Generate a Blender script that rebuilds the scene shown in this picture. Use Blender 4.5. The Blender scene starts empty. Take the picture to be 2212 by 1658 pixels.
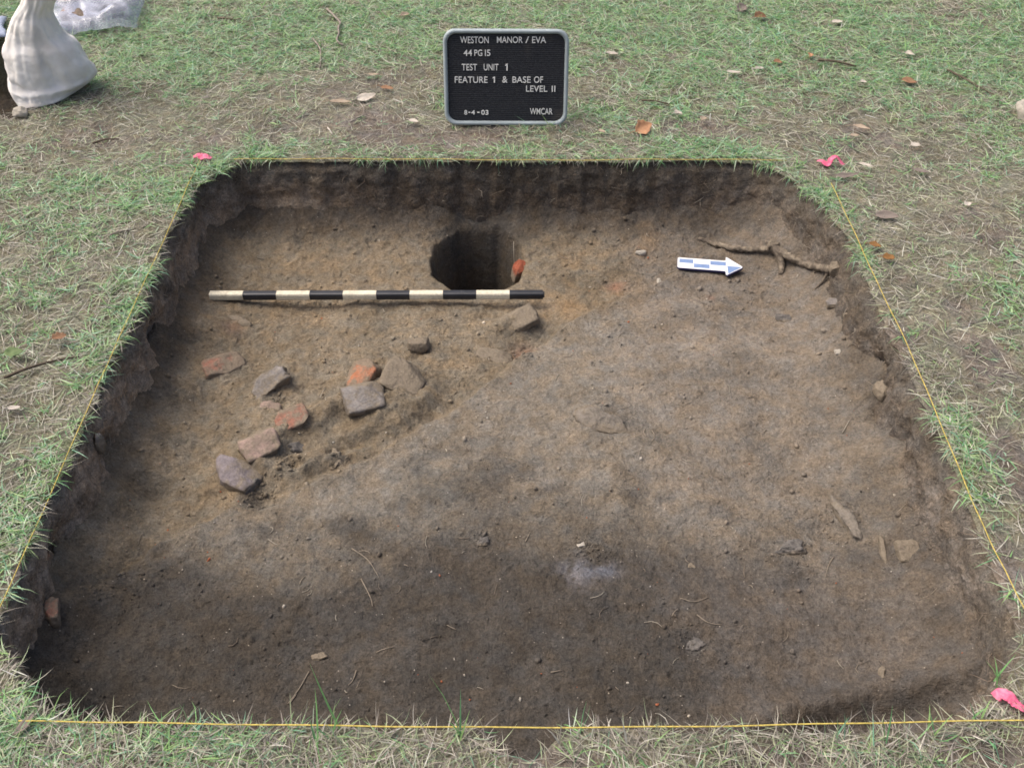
import bpy, bmesh, math, random
import numpy as np
from mathutils import Vector, Matrix, Euler

C = bpy.context.scene.collection
SC = bpy.context.scene
rng = np.random.default_rng(7)
random.seed(7)
PI = math.pi

# ------------------------------------------------------------------ camera, sky, sun, exposure
W0, H0, F0 = 2212.0, 1658.0, 2238.0          # measuring frame in which the photograph was surveyed
PITCH = math.radians(41.5)
CAM = np.array([0.0, -1.979, 1.666])
cs, sn = math.cos(PITCH), math.sin(PITCH)
cd = bpy.data.cameras.new('camera'); cam = bpy.data.objects.new('camera', cd); C.objects.link(cam)
cam.location = CAM; cam.rotation_euler = (PI / 2 - PITCH, 0, 0)
cd.sensor_width = 36.0; cd.lens = 36.0 * F0 / W0; cd.clip_start = 0.05; cd.clip_end = 500
SC.camera = cam

world = bpy.data.worlds.new('World'); SC.world = world; world.use_nodes = True
wn = world.node_tree; wn.nodes.clear()
sky = wn.nodes.new('ShaderNodeTexSky'); sky.sky_type = 'NISHITA'; sky.sun_disc = False
SUN_EL, SUN_AZ = math.radians(60), math.radians(-75)     # azimuth from +Y (away from the camera) towards +X
sky.sun_elevation = SUN_EL; sky.sun_rotation = SUN_AZ
sky.air_density = 0.7; sky.dust_density = 7.0; sky.ozone_density = 0.2
bg = wn.nodes.new('ShaderNodeBackground'); bg.inputs[1].default_value = 0.15
wo = wn.nodes.new('ShaderNodeOutputWorld')
wn.links.new(sky.outputs[0], bg.inputs[0]); wn.links.new(bg.outputs[0], wo.inputs[0])
sl = bpy.data.lights.new('sun', 'SUN'); so = bpy.data.objects.new('sun', sl); C.objects.link(so)
sl.energy = 1.4; sl.angle = math.radians(38); sl.color = (1.0, 0.96, 0.89)
sd = Vector((math.sin(SUN_AZ) * math.cos(SUN_EL), math.cos(SUN_AZ) * math.cos(SUN_EL), math.sin(SUN_EL)))
so.rotation_euler = sd.to_track_quat('Z', 'Y').to_euler(); so.location = sd * 8
vs = SC.view_settings
SC.display_settings.display_device = 'sRGB'
vs.view_transform = 'Standard'; vs.look = 'None'; vs.gamma = 1.0; vs.use_curve_mapping = False
vs.exposure = 0.50
SC.cycles.filter_width = 1.7

# ------------------------------------------------------------------ helpers
def P(px, py, z=0.0):
    """survey point -> place on the horizontal plane z"""
    u = (px - W0 / 2) / F0; v = (py - H0 / 2) / F0
    d = np.array([u, cs - v * sn, -sn - v * cs])
    t = (z - CAM[2]) / d[2]
    return CAM + d * t
def PV(px, py, y):
    """survey point -> place on the vertical plane at distance y"""
    u = (px - W0 / 2) / F0; v = (py - H0 / 2) / F0
    d = np.array([u, cs - v * sn, -sn - v * cs])
    return CAM + d * ((y - CAM[1]) / d[1])

def _hash(ix, iy, iz, seed):
    h = (ix.astype(np.int64) * 374761393 + iy.astype(np.int64) * 668265263 + iz.astype(np.int64) * 2147483647 + seed * 1274126177) & 0xFFFFFFFF
    h = ((h ^ (h >> 13)) * 1274126177) & 0xFFFFFFFF
    h = (h ^ (h >> 16)) & 0xFFFFFFFF
    h = ((h ^ (h >> 15)) * 2246822519) & 0xFFFFFFFF
    return ((h ^ (h >> 13)) & 0xFFFFFF) / float(0xFFFFFF)
def vnoise(x, y, z=None, seed=0):
    x = np.asarray(x, float); y = np.asarray(y, float)
    z = np.zeros_like(x) if z is None else np.asarray(z, float)
    x, y, z = np.broadcast_arrays(x, y, z)
    ix, iy, iz = np.floor(x), np.floor(y), np.floor(z)
    fx, fy, fz = x - ix, y - iy, z - iz
    s = lambda t: t * t * t * (t * (t * 6 - 15) + 10)
    fx, fy, fz = s(fx), s(fy), s(fz)
    r = 0
    for a in (0, 1):
        for b in (0, 1):
            for c in (0, 1):
                w = (fx if a else 1 - fx) * (fy if b else 1 - fy) * (fz if c else 1 - fz)
                r = r + w * _hash(ix + a, iy + b, iz + c, seed)
    return r * 2 - 1
def fbm(x, y, z=None, o=4, seed=0, g=0.5):
    r = 0; a = 1.0; n = 0.0
    for k in range(o):
        f = 2.03 ** k
        # turn each octave so that the lattice never shows
        ca, sa = math.cos(0.7 * k + 0.4), math.sin(0.7 * k + 0.4)
        xx, yy = x * ca - y * sa, x * sa + y * ca
        r = r + a * vnoise(xx * f + 17.3 * k, yy * f - 9.1 * k, None if z is None else z * f + 3.7 * k, seed + k)
        n += a; a *= g
    return r / n
def sstep(a, b, x):
    t = np.clip((x - a) / (b - a), 0, 1); return t * t * (3 - 2 * t)

def new_mesh(name, V, faces_list, mat=None, col=None, smooth=True, parent=None, link=True):
    """faces_list: list of (k, array[n,k])"""
    me = bpy.data.meshes.new(name)
    V = np.asarray(V, np.float32)
    me.vertices.add(len(V)); me.vertices.foreach_set('co', V.ravel())
    fl = [np.asarray(f, np.int32) for f in faces_list if len(f)]
    nl = sum(f.size for f in fl); nf = sum(len(f) for f in fl)
    me.loops.add(nl); me.polygons.add(nf)
    me.loops.foreach_set('vertex_index', np.concatenate([f.ravel() for f in fl]))
    starts = []; o = 0
    for f in fl:
        starts.append(o + np.arange(len(f)) * f.shape[1]); o += f.size
    me.polygons.foreach_set('loop_start', np.concatenate(starts).astype(np.int32))
    me.polygons.foreach_set('use_smooth', np.full(nf, smooth, bool))
    if col is not None:
        ca = me.color_attributes.new('Col', 'FLOAT_COLOR', 'POINT')
        c4 = np.ones((len(V), 4), np.float32); c4[:, :3] = col
        ca.data.foreach_set('color', c4.ravel())
    me.update(calc_edges=True)
    if mat: me.materials.append(mat)
    ob = bpy.data.objects.new(name, me)
    if link: C.objects.link(ob)
    if parent: ob.parent = parent
    return ob
def bm_obj(name, bm, mat=None, parent=None, smooth=False):
    me = bpy.data.meshes.new(name); bm.to_mesh(me); bm.free()
    if mat: me.materials.append(mat)
    for p in me.polygons: p.use_smooth = smooth
    ob = bpy.data.objects.new(name, me); C.objects.link(ob)
    if parent: ob.parent = parent
    return ob
def thing(name, label, cat, loc=(0, 0, 0), rot=(0, 0, 0), group=None):
    o = bpy.data.objects.new(name, None); C.objects.link(o); o.empty_display_size = 0.05
    o.location = loc; o.rotation_euler = rot
    return tag(o, label, cat, group)
def tag(o, label, cat, group=None):
    o['label'] = label; o['category'] = cat
    if group: o['group'] = group
    return o
def kind(o, k, label=None):
    o['kind'] = k
    if label: o['label'] = label
    return o

def tube(pts, rad, n=6, wob=0.0, seed=1):
    pts = np.asarray(pts, float); m = len(pts)
    rad = np.broadcast_to(np.asarray(rad, float), (m,))
    T = np.gradient(pts, axis=0); T /= np.linalg.norm(T, axis=1)[:, None] + 1e-9
    up = np.array([0.13, 0.21, 1.0]); A = np.cross(T, up); A /= np.linalg.norm(A, axis=1)[:, None] + 1e-9
    B = np.cross(T, A)
    th = np.arange(n) / n * 2 * PI
    r = rad[:, None] * np.ones((1, n))
    if wob:
        r = r * (1 + wob * vnoise(np.arange(m)[:, None] * 0.9, np.cos(th)[None] * 1.7 + 5, np.sin(th)[None] * 1.7, seed))
    V = pts[:, None, :] + r[..., None] * (np.cos(th)[None, :, None] * A[:, None, :] + np.sin(th)[None, :, None] * B[:, None, :])
    V = V.reshape(-1, 3)
    i = np.arange(m - 1)[:, None] * n; j = np.arange(n)[None]; k = (j + 1) % n
    Fq = np.stack([i + j, i + k, i + n + k, i + n + j], -1).reshape(-1, 4)
    c0, c1 = len(V), len(V) + 1
    V = np.vstack([V, pts[0], pts[-1]])
    ft = [[c0, (q + 1) % n, q] for q in range(n)] + [[c1, (m - 1) * n + q, (m - 1) * n + (q + 1) % n] for q in range(n)]
    return V, Fq, np.array(ft)
def smooth_path(pts, k=6):
    pts = np.asarray(pts, float); out = []
    p = np.vstack([2 * pts[0] - pts[1], pts, 2 * pts[-1] - pts[-2]])
    for i in range(1, len(p) - 2):
        for s in range(k):
            t = s / k
            out.append(0.5 * ((2 * p[i]) + (-p[i - 1] + p[i + 1]) * t + (2 * p[i - 1] - 5 * p[i] + 4 * p[i + 1] - p[i + 2]) * t * t + (-p[i - 1] + 3 * p[i] - 3 * p[i + 1] + p[i + 2]) * t ** 3))
    out.append(pts[-1]); return np.array(out)
class Join:
    def __init__(s): s.V = []; s.Q = []; s.T = []; s.c = []; s.n = 0
    def add(s, V, Q=None, T=None, col=None):
        if Q is not None and len(Q): s.Q.append(np.asarray(Q) + s.n)
        if T is not None and len(T): s.T.append(np.asarray(T) + s.n)
        s.V.append(np.asarray(V)); s.n += len(V)
        if col is not None: s.c.append(np.broadcast_to(np.asarray(col, float), (len(V), 3)))
    def build(s, name, mat, smooth=True, parent=None):
        fl = []
        if s.Q: fl.append(np.vstack(s.Q))
        if s.T: fl.append(np.vstack(s.T))
        return new_mesh(name, np.vstack(s.V), fl, mat, np.vstack(s.c) if s.c else None, smooth, parent)

# ------------------------------------------------------------------ materials
def nodes(name):
    m = bpy.data.materials.new(name); m.use_nodes = True
    t = m.node_tree; b = t.nodes['Principled BSDF']
    return m, t, b
def N(t, typ, **kw):
    n = t.nodes.new(typ)
    for k, v in kw.items():
        if k.startswith('i_'):
            key = k[2:]
            n.inputs[int(key) if key.isdigit() else key.replace('_', ' ')].default_value = v
        else: setattr(n, k, v)
    return n
def mixc(t, a, b, fac, typ='MIX'):
    n = t.nodes.new('ShaderNodeMix'); n.data_type = 'RGBA'; n.blend_type = typ
    for s, v in ((n.inputs[0], fac), (n.inputs[6], a), (n.inputs[7], b)):
        if hasattr(v, 'links') or hasattr(v, 'is_linked'): t.links.new(v, s)
        elif isinstance(v, (int, float)): s.default_value = v
        else: s.default_value = (*v, 1)
    return n.outputs[2]
def ramp(t, src, stops):
    r = t.nodes.new('ShaderNodeValToRGB'); t.links.new(src, r.inputs[0])
    e = r.color_ramp.elements
    while len(e) < len(stops): e.new(0.5)
    for q, (p, c) in zip(e, stops):
        q.position = p; q.color = (c, c, c, 1) if isinstance(c, (int, float)) else (*c, 1)
    return r.outputs[0]
def coord(t, obj=False):
    n = t.nodes.new('ShaderNodeTexCoord'); return n.outputs['Object']
def noise(t, vec, scale, detail=4, rough=0.55):
    n = N(t, 'ShaderNodeTexNoise'); n.inputs['Scale'].default_value = scale; n.inputs['Detail'].default_value = detail
    n.inputs['Roughness'].default_value = rough; t.links.new(vec, n.inputs['Vector']); return n.outputs['Fac']
def bump(t, b, h, strength=0.5, dist=0.01, prev=None):
    n = N(t, 'ShaderNodeBump'); n.inputs['Strength'].default_value = strength; n.inputs['Distance'].default_value = dist
    t.links.new(h, n.inputs['Height'])
    if prev is not None: t.links.new(prev, n.inputs['Normal'])
    t.links.new(n.outputs[0], b.inputs['Normal']); return n.outputs[0]

def soil_material(name, var=1.0, bmp=1.0):
    m, t, b = nodes(name)
    vec = coord(t)
    at = N(t, 'ShaderNodeAttribute', attribute_name='Col')
    c = at.outputs['Color']
    n1 = noise(t, vec, 9, 5); n2 = noise(t, vec, 48, 5, 0.65); n3 = noise(t, vec, 260, 3, 0.7)
    c = mixc(t, c, ramp(t, n1, [(0.3, 0.72), (0.7, 1.26)]), 0.8 * var, 'MULTIPLY')
    c = mixc(t, c, ramp(t, n2, [(0.28, 0.68), (0.55, 1.0), (0.75, 1.3)]), 0.85 * var, 'MULTIPLY')
    c = mixc(t, c, ramp(t, n3, [(0.3, 0.66), (0.7, 1.32)]), 0.9 * var, 'MULTIPLY')
    c = mixc(t, c, ramp(t, noise(t, vec, 125, 4, 0.75), [(0.3, 0.70), (0.5, 1.12), (0.68, 1.46)]), 0.9 * var, 'MULTIPLY')
    # warm / cool mottling
    n4 = noise(t, vec, 22, 3)
    c = mixc(t, c, mixc(t, (1.07, 1.0, 0.90), (0.95, 1.0, 1.06), ramp(t, n4, [(0.35, 0.0), (0.65, 1.0)])), 0.9, 'MULTIPLY')
    # pale grit and dark specks painted as pinholes
    v = N(t, 'ShaderNodeTexVoronoi', feature='F1'); v.inputs['Scale'].default_value = 105; t.links.new(vec, v.inputs['Vector'])
    near = ramp(t, v.outputs['Distance'], [(0.10, 1.0), (0.20, 0.0)])
    sep = N(t, 'ShaderNodeSeparateColor'); t.links.new(v.outputs['Color'], sep.inputs[0])
    pale = N(t, 'ShaderNodeMath', operation='MULTIPLY'); t.links.new(near, pale.inputs[0]); t.links.new(ramp(t, sep.outputs[0], [(0.94, 0.0), (0.96, 1.0)]), pale.inputs[1])
    dark = N(t, 'ShaderNodeMath', operation='MULTIPLY'); t.links.new(near, dark.inputs[0]); t.links.new(ramp(t, sep.outputs[1], [(0.955, 0.0), (0.97, 1.0)]), dark.inputs[1])
    c = mixc(t, c, (0.34, 0.30, 0.25), pale.outputs[0]); c = mixc(t, c, (0.035, 0.03, 0.026), dark.outputs[0])
    t.links.new(c, b.inputs['Base Color'])
    b.inputs['Roughness'].default_value = 0.95; b.inputs['Specular IOR Level'].default_value = 0.12
    p = bump(t, b, n2, 0.75 * bmp, 0.016); p = bump(t, b, noise(t, vec, 110, 4, 0.7), 0.7 * bmp, 0.008, p); p = bump(t, b, n3, 0.7 * bmp, 0.004, p)
    return m
M_FLOOR = soil_material('pit_soil', 0.85, 1.1)
M_WALL = soil_material('pit_wall_soil', 1.1, 1.1)
M_GROUND = soil_material('topsoil', 1.1, 1.2)

def blade_material():
    m, t, b = nodes('grass_blade')
    at = N(t, 'ShaderNodeAttribute', attribute_name='Col')
    vec = coord(t); n = noise(t, vec, 120, 2)
    c = mixc(t, at.outputs['Color'], ramp(t, n, [(0.3, 0.8), (0.7, 1.15)]), 0.7, 'MULTIPLY')
    t.links.new(c, b.inputs['Base Color']); b.inputs['Roughness'].default_value = 0.42; b.inputs['Specular IOR Level'].default_value = 0.5
    tr = N(t, 'ShaderNodeBsdfTranslucent'); t.links.new(c, tr.inputs[0])
    mx = N(t, 'ShaderNodeMixShader'); mx.inputs[0].default_value = 0.32
    t.links.new(b.outputs[0], mx.inputs[1]); t.links.new(tr.outputs[0], mx.inputs[2])
    t.links.new(mx.outputs[0], t.nodes['Material Output'].inputs[0])
    return m
M_BLADE = blade_material()

def caked(name, col, col2, cake=0.5, scale2=13, thr=(0.5, 0.66), bmp=0.7):
    m, t, b = nodes(name); vec = coord(t)
    gen = N(t, 'ShaderNodeTexCoord').outputs['Generated']
    sp = N(t, 'ShaderNodeSeparateXYZ'); t.links.new(gen, sp.inputs[0])
    n1 = noise(t, vec, 40, 4); n2 = noise(t, vec, scale2, 4, 0.6); n3 = noise(t, vec, 24, 5, 0.65); n4 = noise(t, vec, 170, 3, 0.7)
    c = mixc(t, col, col2, ramp(t, n2, [(thr[0], 0.0), (thr[1], 1.0)]))
    c = mixc(t, c, ramp(t, n1, [(0.3, 0.78), (0.7, 1.2)]), 1.0, 'MULTIPLY')
    a = N(t, 'ShaderNodeMath', operation='MULTIPLY_ADD'); t.links.new(sp.outputs[2], a.inputs[0]); a.inputs[1].default_value = -0.55; a.inputs[2].default_value = cake
    a2 = N(t, 'ShaderNodeMath', operation='ADD'); t.links.new(a.outputs[0], a2.inputs[0]); t.links.new(n3, a2.inputs[1])
    c = mixc(t, c, DUST, ramp(t, a2.outputs[0], [(0.52, 0.0), (0.72, 0.95)]))
    c = mixc(t, c, ramp(t, n4, [(0.3, 0.72), (0.7, 1.22)]), 0.8, 'MULTIPLY')
    t.links.new(c, b.inputs['Base Color']); b.inputs['Roughness'].default_value = 0.95; b.inputs['Specular IOR Level'].default_value = 0.1
    p = bump(t, b, n1, bmp, 0.008); p = bump(t, b, n3, bmp, 0.008, p); bump(t, b, n4, bmp, 0.003, p)
    return m
def plain(name, col, rough=0.6, spec=0.3, var=0.25, scale=40, bmp=0.0, col2=None, thr=(0.45, 0.6), scale2=14):
    m, t, b = nodes(name); vec = coord(t)
    n1 = noise(t, vec, scale, 4)
    c = mixc(t, col, ramp(t, n1, [(0.3, 1 - var), (0.7, 1 + var)]), 1.0, 'MULTIPLY')
    if col2 is not None:
        n2 = noise(t, vec, scale2, 4, 0.6)
        c = mixc(t, c, col2, ramp(t, n2, [(thr[0], 0.0), (thr[1], 1.0)]))
        n3 = noise(t, vec, 150, 3, 0.7)
        c = mixc(t, c, ramp(t, n3, [(0.3, 0.75), (0.7, 1.2)]), 0.8, 'MULTIPLY')
    t.links.new(c, b.inputs['Base Color']); b.inputs['Roughness'].default_value = rough; b.inputs['Specular IOR Level'].default_value = spec
    if bmp:
        p = bump(t, b, n1, bmp, 0.006); bump(t, b, noise(t, vec, 220, 3, 0.7), bmp, 0.002, p)
    return m
DUST = (0.19, 0.158, 0.118)
M_GREY = caked('grey_stone', (0.215, 0.198, 0.185), (0.17, 0.155, 0.142), 0.62)
M_DARKSTONE = caked('dark_stone', (0.13, 0.12, 0.11), (0.09, 0.08, 0.075), 0.42)
M_PURPLE = caked('purplish_brick', (0.20, 0.175, 0.18), (0.17, 0.145, 0.145), 0.60)
M_RED = caked('red_brick', (0.33, 0.135, 0.095), (0.26, 0.16, 0.13), 0.72)
M_ORANGE = caked('orange_brick', (0.44, 0.165, 0.085), (0.33, 0.16, 0.11), 0.68)
M_PINK = caked('pink_brick', (0.30, 0.22, 0.185), (0.34, 0.17, 0.13), 0.66, 12, (0.54, 0.66))
M_DUSTY = caked('soil_caked_brick', (0.18, 0.152, 0.124), (0.20, 0.142, 0.112), 0.8, 14, (0.58, 0.72))
M_LUMP = caked('earth_lump', (0.185, 0.163, 0.136), (0.165, 0.142, 0.116), 0.5)
M_PALE = plain('pale_stone', (0.36, 0.33, 0.28), 0.85, 0.2, 0.2, 60, 0.4)
M_ROOT = plain('tree_root_bark', (0.225, 0.188, 0.142), 0.9, 0.15, 0.4, 60, 1.0, (0.115, 0.095, 0.075), (0.44, 0.60), 34)
M_TWIG = plain('grey_twig_bark', (0.23, 0.20, 0.17), 0.85, 0.2, 0.3, 60, 0.5)
M_TWIGDARK = plain('brown_twig_bark', (0.10, 0.078, 0.058), 0.85, 0.2, 0.3, 60, 0.5)
M_STRING = plain('yellow_twine', (0.52, 0.41, 0.11), 0.7, 0.2, 0.3, 150)
M_RODWHITE = plain('cream_paint', (0.62, 0.57, 0.44), 0.55, 0.35, 0.12, 25, 0.1, (0.45, 0.40, 0.30), (0.62, 0.78), 30)
M_RODBLACK = plain('black_paint', (0.018, 0.020, 0.026), 0.45, 0.5, 0.25, 25, 0.1, (0.06, 0.06, 0.06), (0.66, 0.8), 30)
M_RODEND = plain('worn_black_paint', (0.05, 0.05, 0.05), 0.7, 0.3, 0.3, 40)
M_ARROWWHITE = plain('white_board', (0.80, 0.80, 0.79), 0.45, 0.4, 0.04, 20)
M_ARROWBLUE = plain('blue_print', (0.17, 0.25, 0.43), 0.5, 0.4, 0.12, 60)
M_ARROWEDGE = plain('dark_blue_edge', (0.03, 0.03, 0.10), 0.5, 0.4, 0.1, 20)
M_FRAME = plain('grey_plastic_frame', (0.33, 0.385, 0.40), 0.55, 0.3, 0.12, 20, 0.05)
M_FELT = plain('black_felt', (0.040, 0.042, 0.047), 0.95, 0.1, 0.3, 200, 0.2, (0.075, 0.070, 0.064), (0.55, 0.75), 9)
M_LETTER = plain('white_letter', (0.80, 0.80, 0.76), 0.5, 0.4, 0.05, 60)

def flag_material():
    m, t, b = nodes('pink_flagging')
    vec = coord(t); n = noise(t, vec, 60, 3)
    c = mixc(t, (0.86, 0.15, 0.29), (0.90, 0.27, 0.42), ramp(t, n, [(0.35, 0.0), (0.65, 1.0)]))
    t.links.new(c, b.inputs['Base Color']); b.inputs['Roughness'].default_value = 0.4
    tr = N(t, 'ShaderNodeBsdfTranslucent'); t.links.new(c, tr.inputs[0])
    mx = N(t, 'ShaderNodeMixShader'); mx.inputs[0].default_value = 0.35
    t.links.new(b.outputs[0], mx.inputs[1]); t.links.new(tr.outputs[0], mx.inputs[2]); t.links.new(mx.outputs[0], t.nodes['Material Output'].inputs[0])
    return m
M_FLAG = flag_material()
def leaf_material(name, c1, c2):
    m, t, b = nodes(name); vec = coord(t)
    n = noise(t, vec, 55, 4)
    c = mixc(t, c1, c2, ramp(t, n, [(0.35, 0.0), (0.65, 1.0)]))
    t.links.new(c, b.inputs['Base Color']); b.inputs['Roughness'].default_value = 0.7; b.inputs['Specular IOR Level'].default_value = 0.25
    return m
M_LEAF = {
    'buff': leaf_material('buff_dead_leaf', (0.44, 0.36, 0.27), (0.34, 0.26, 0.19)),
    'pale': leaf_material('pale_dead_leaf', (0.56, 0.51, 0.44), (0.42, 0.37, 0.31)),
    'brown': leaf_material('brown_dead_leaf', (0.27, 0.155, 0.085), (0.20, 0.11, 0.065)),
    'tan': leaf_material('tan_dead_leaf', (0.40, 0.22, 0.12), (0.31, 0.165, 0.09)),
    'grey': leaf_material('grey_dead_leaf', (0.22, 0.185, 0.16), (0.17, 0.14, 0.12)),
    'orange': leaf_material('orange_dead_leaf', (0.25, 0.13, 0.045), (0.17, 0.085, 0.03)),
    'green': leaf_material('green_weed_leaf', (0.14, 0.19, 0.08), (0.10, 0.15, 0.06)),
}
def sack_material():
    m, t, b = nodes('woven_sack')
    vec = coord(t)
    n = noise(t, vec, 14, 4); n2 = noise(t, vec, 5, 3)
    c = mixc(t, (0.82, 0.80, 0.77), (0.68, 0.64, 0.58), ramp(t, n, [(0.4, 0.0), (0.7, 0.8)]))
    c = mixc(t, c, (0.44, 0.36, 0.28), ramp(t, n2, [(0.5, 0.0), (0.72, 0.6)]))
    t.links.new(c, b.inputs['Base Color']); b.inputs['Roughness'].default_value = 0.9; b.inputs['Specular IOR Level'].default_value = 0.12
    mp = N(t, 'ShaderNodeMapping'); mp.inputs['Scale'].default_value = (1.0, 1.0, 0.35); mp.inputs['Rotation'].default_value = (0.0, 0.35, 0.0); t.links.new(vec, mp.inputs['Vector'])
    nw = N(t, 'ShaderNodeTexNoise', noise_type='RIDGED_MULTIFRACTAL'); nw.inputs['Scale'].default_value = 16; nw.inputs['Detail'].default_value = 3; t.links.new(mp.outputs[0], nw.inputs['Vector'])
    p0 = bump(t, b, nw.outputs['Fac'], 0.9, 0.02)
    p0 = bump(t, b, noise(t, vec, 45, 3), 0.25, 0.006, p0)
    w = N(t, 'ShaderNodeTexWave', wave_type='BANDS', bands_direction='Z'); w.inputs['Scale'].default_value = 110; t.links.new(vec, w.inputs['Vector'])
    w2 = N(t, 'ShaderNodeTexWave', wave_type='BANDS', bands_direction='X'); w2.inputs['Scale'].default_value = 110; t.links.new(vec, w2.inputs['Vector'])
    p = bump(t, b, w.outputs['Fac'], 0.18, 0.002, p0); p = bump(t, b, w2.outputs['Fac'], 0.12, 0.002, p)
    return m
M_SACK = sack_material()
def plastic_material(name, tint, alpha):
    m, t, b = nodes(name)
    b.inputs['Base Color'].default_value = (*tint, 1); b.inputs['Roughness'].default_value = 0.16; b.inputs['Specular IOR Level'].default_value = 0.7
    tr = N(t, 'ShaderNodeBsdfTransparent'); tr.inputs[0].default_value = (0.93, 0.95, 0.98, 1)
    vec = coord(t); n = noise(t, vec, 13, 4, 0.6)
    mx = N(t, 'ShaderNodeMixShader'); t.links.new(ramp(t, n, [(0.3, max(0.03, alpha - 0.18)), (0.7, alpha + 0.2)]), mx.inputs[0])
    t.links.new(tr.outputs[0], mx.inputs[1]); t.links.new(b.outputs[0], mx.inputs[2]); t.links.new(mx.outputs[0], t.nodes['Material Output'].inputs[0])
    bump(t, b, noise(t, vec, 30, 3), 0.35, 0.01)
    return m
M_PLASTIC = plastic_material('clear_plastic', (0.72, 0.75, 0.87), 0.26)
M_SHEET = plastic_material('milky_plastic', (0.45, 0.50, 0.62), 0.75)

# ------------------------------------------------------------------ the outline of the excavation (survey points on the turf edge)
OUT = [(540, 347), (700, 343), (900, 342), (1100, 344), (1300, 345), (1500, 344), (1630, 347), (1690, 366), (1740, 406), (1788, 445), (1822, 490), (1848, 540),
       (1903, 660), (1958, 780), (2018, 910), (2072, 1040), (2120, 1150), (2165, 1250), (2200, 1330), (2212, 1400), (2198, 1465), (2160, 1525), (2085, 1564),
       (1900, 1578), (1750, 1582), (1600, 1588), (1400, 1584), (1280, 1580), (1205, 1600), (1165, 1640), (1110, 1650), (1065, 1622), (1035, 1592),
       (900, 1582), (700, 1582), (500, 1580), (330, 1574), (200, 1566), (105, 1545), (55, 1500), (15, 1440), (-12, 1375), (2, 1310), (38, 1220), (84, 1105), (135, 1000), (190, 882),
       (243, 770), (300, 645), (352, 530), (392, 440), (425, 398), (475, 370)]
ctl = np.array([P(a, b)[:2] for a, b in OUT])
NC = 1100
cp = np.vstack([ctl, ctl[:1]])
# closed Catmull-Rom, then even resampling by angle about the middle of the pit
q = np.vstack([ctl[-1:], ctl, ctl[:2]])
fine = []
for i in range(1, len(q) - 2):
    for s in range(24):
        t = s / 24; a, b_, c_, d_ = q[i - 1], q[i], q[i + 1], q[i + 2]
        fine.append(0.5 * (2 * b_ + (c_ - a) * t + (2 * a - 5 * b_ + 4 * c_ - d_) * t * t + (3 * b_ - a - 3 * c_ + d_) * t ** 3))
fine = np.array(fine)
th_f = np.unwrap(np.arctan2(fine[:, 1], fine[:, 0])); r_f = np.hypot(fine[:, 0], fine[:, 1])
if th_f[-1] < th_f[0]: th_f, r_f = th_f[::-1], r_f[::-1]
TH = np.linspace(0, 2 * PI, NC, endpoint=False)
base0 = th_f[0]
order = np.argsort(np.mod(th_f, 2 * PI)); thm = np.mod(th_f, 2 * PI)[order]; rm = r_f[order]
RC = np.interp(TH, np.concatenate([thm - 2 * PI, thm, thm + 2 * PI]), np.concatenate([rm, rm, rm]))
RC += 0.011 * fbm(np.cos(TH) * 9, np.sin(TH) * 9, o=3, seed=5) + 0.009 * fbm(np.cos(TH) * 28, np.sin(TH) * 28, o=2, seed=9)
CX, CY = RC * np.cos(TH), RC * np.sin(TH)
tx = np.roll(CX, -1) - np.roll(CX, 1); ty = np.roll(CY, -1) - np.roll(CY, 1)
kk = np.ones(25) / 25
sm = lambda a: np.convolve(np.concatenate([a[-12:], a, a[:12]]), kk, 'valid')
nx, ny = sm(ty), sm(-tx); nl = np.hypot(nx, ny); nx, ny = nx / nl, ny / nl           # outward normal
COSN = np.clip(nx * np.cos(TH) + ny * np.sin(TH), 0.35, 1)
def inset(x, y):
    """about how far inside the turf edge a point lies (negative outside)"""
    a = np.mod(np.arctan2(y, x), 2 * PI); r = np.hypot(x, y)
    idx = a / (2 * PI) * NC; i0 = np.floor(idx).astype(int) % NC; i1 = (i0 + 1) % NC; f = idx - np.floor(idx)
    rc = RC[i0] * (1 - f) + RC[i1] * f; cn = COSN[i0] * (1 - f) + COSN[i1] * f
    return (rc - r) * cn

# ------------------------------------------------------------------ floor shape
ZF = -0.204
FB = np.array([P(a, b, ZF)[:2] for a, b in [(60, 1400), (200, 1300), (340, 1190), (500, 1092), (640, 1062), (760, 1010), (870, 950), (985, 888), (1085, 815), (1150, 752), (1230, 692), (1330, 642), (1420, 602), (1500, 562), (1640, 500)]])
def feature(x, y):
    """distance behind the diagonal edge of the brick feature (positive = inside the feature)"""
    yl = np.interp(x, FB[:, 0], FB[:, 1]); sl_ = np.interp(x + 0.05, FB[:, 0], FB[:, 1]) - np.interp(x - 0.05, FB[:, 0], FB[:, 1])
    return (y - yl) * np.cos(np.arctan(sl_ / 0.1))
def gauss(x, y, px, py, r, rx=1.0, ry=1.0, rot=0.0, z=ZF):
    c = P(px, py, z); dx, dy = x - c[0], y - c[1]
    ca, sa = math.cos(rot), math.sin(rot); u, v = (dx * ca + dy * sa) / (r * rx), (-dx * sa + dy * ca) / (r * ry)
    return np.exp(-(u * u + v * v))
HOLE = (-0.109, 0.735); HR = 0.136
MOUNDS = [(450, 786, .05, .014), (560, 838, .05, .014), (575, 880, .04, .012), (748, 815, .045, .018), (735, 868, .045, .022), (835, 880, .055, .018), (905, 822, .05, .018), (880, 800, .05, .016),
          (690, 888, .045, .022), (612, 903, .05, .020), (715, 880, .035, .016), (660, 915, .03, .014), (600, 935, .035, .014), (540, 965, .05, .022), (575, 1000, .04, .024), (470, 1030, .05, .020), (520, 1060, .03, .014), (635, 985, .04, .016), (720, 1000, .03, .012), (1085, 695, .055, .018), (1140, 680, .05, .012),
          (1060, 775, .07, .014), (505, 692, .06, .012), (1280, 900, .05, .012), (850, 870, .03, .010)]
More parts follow.
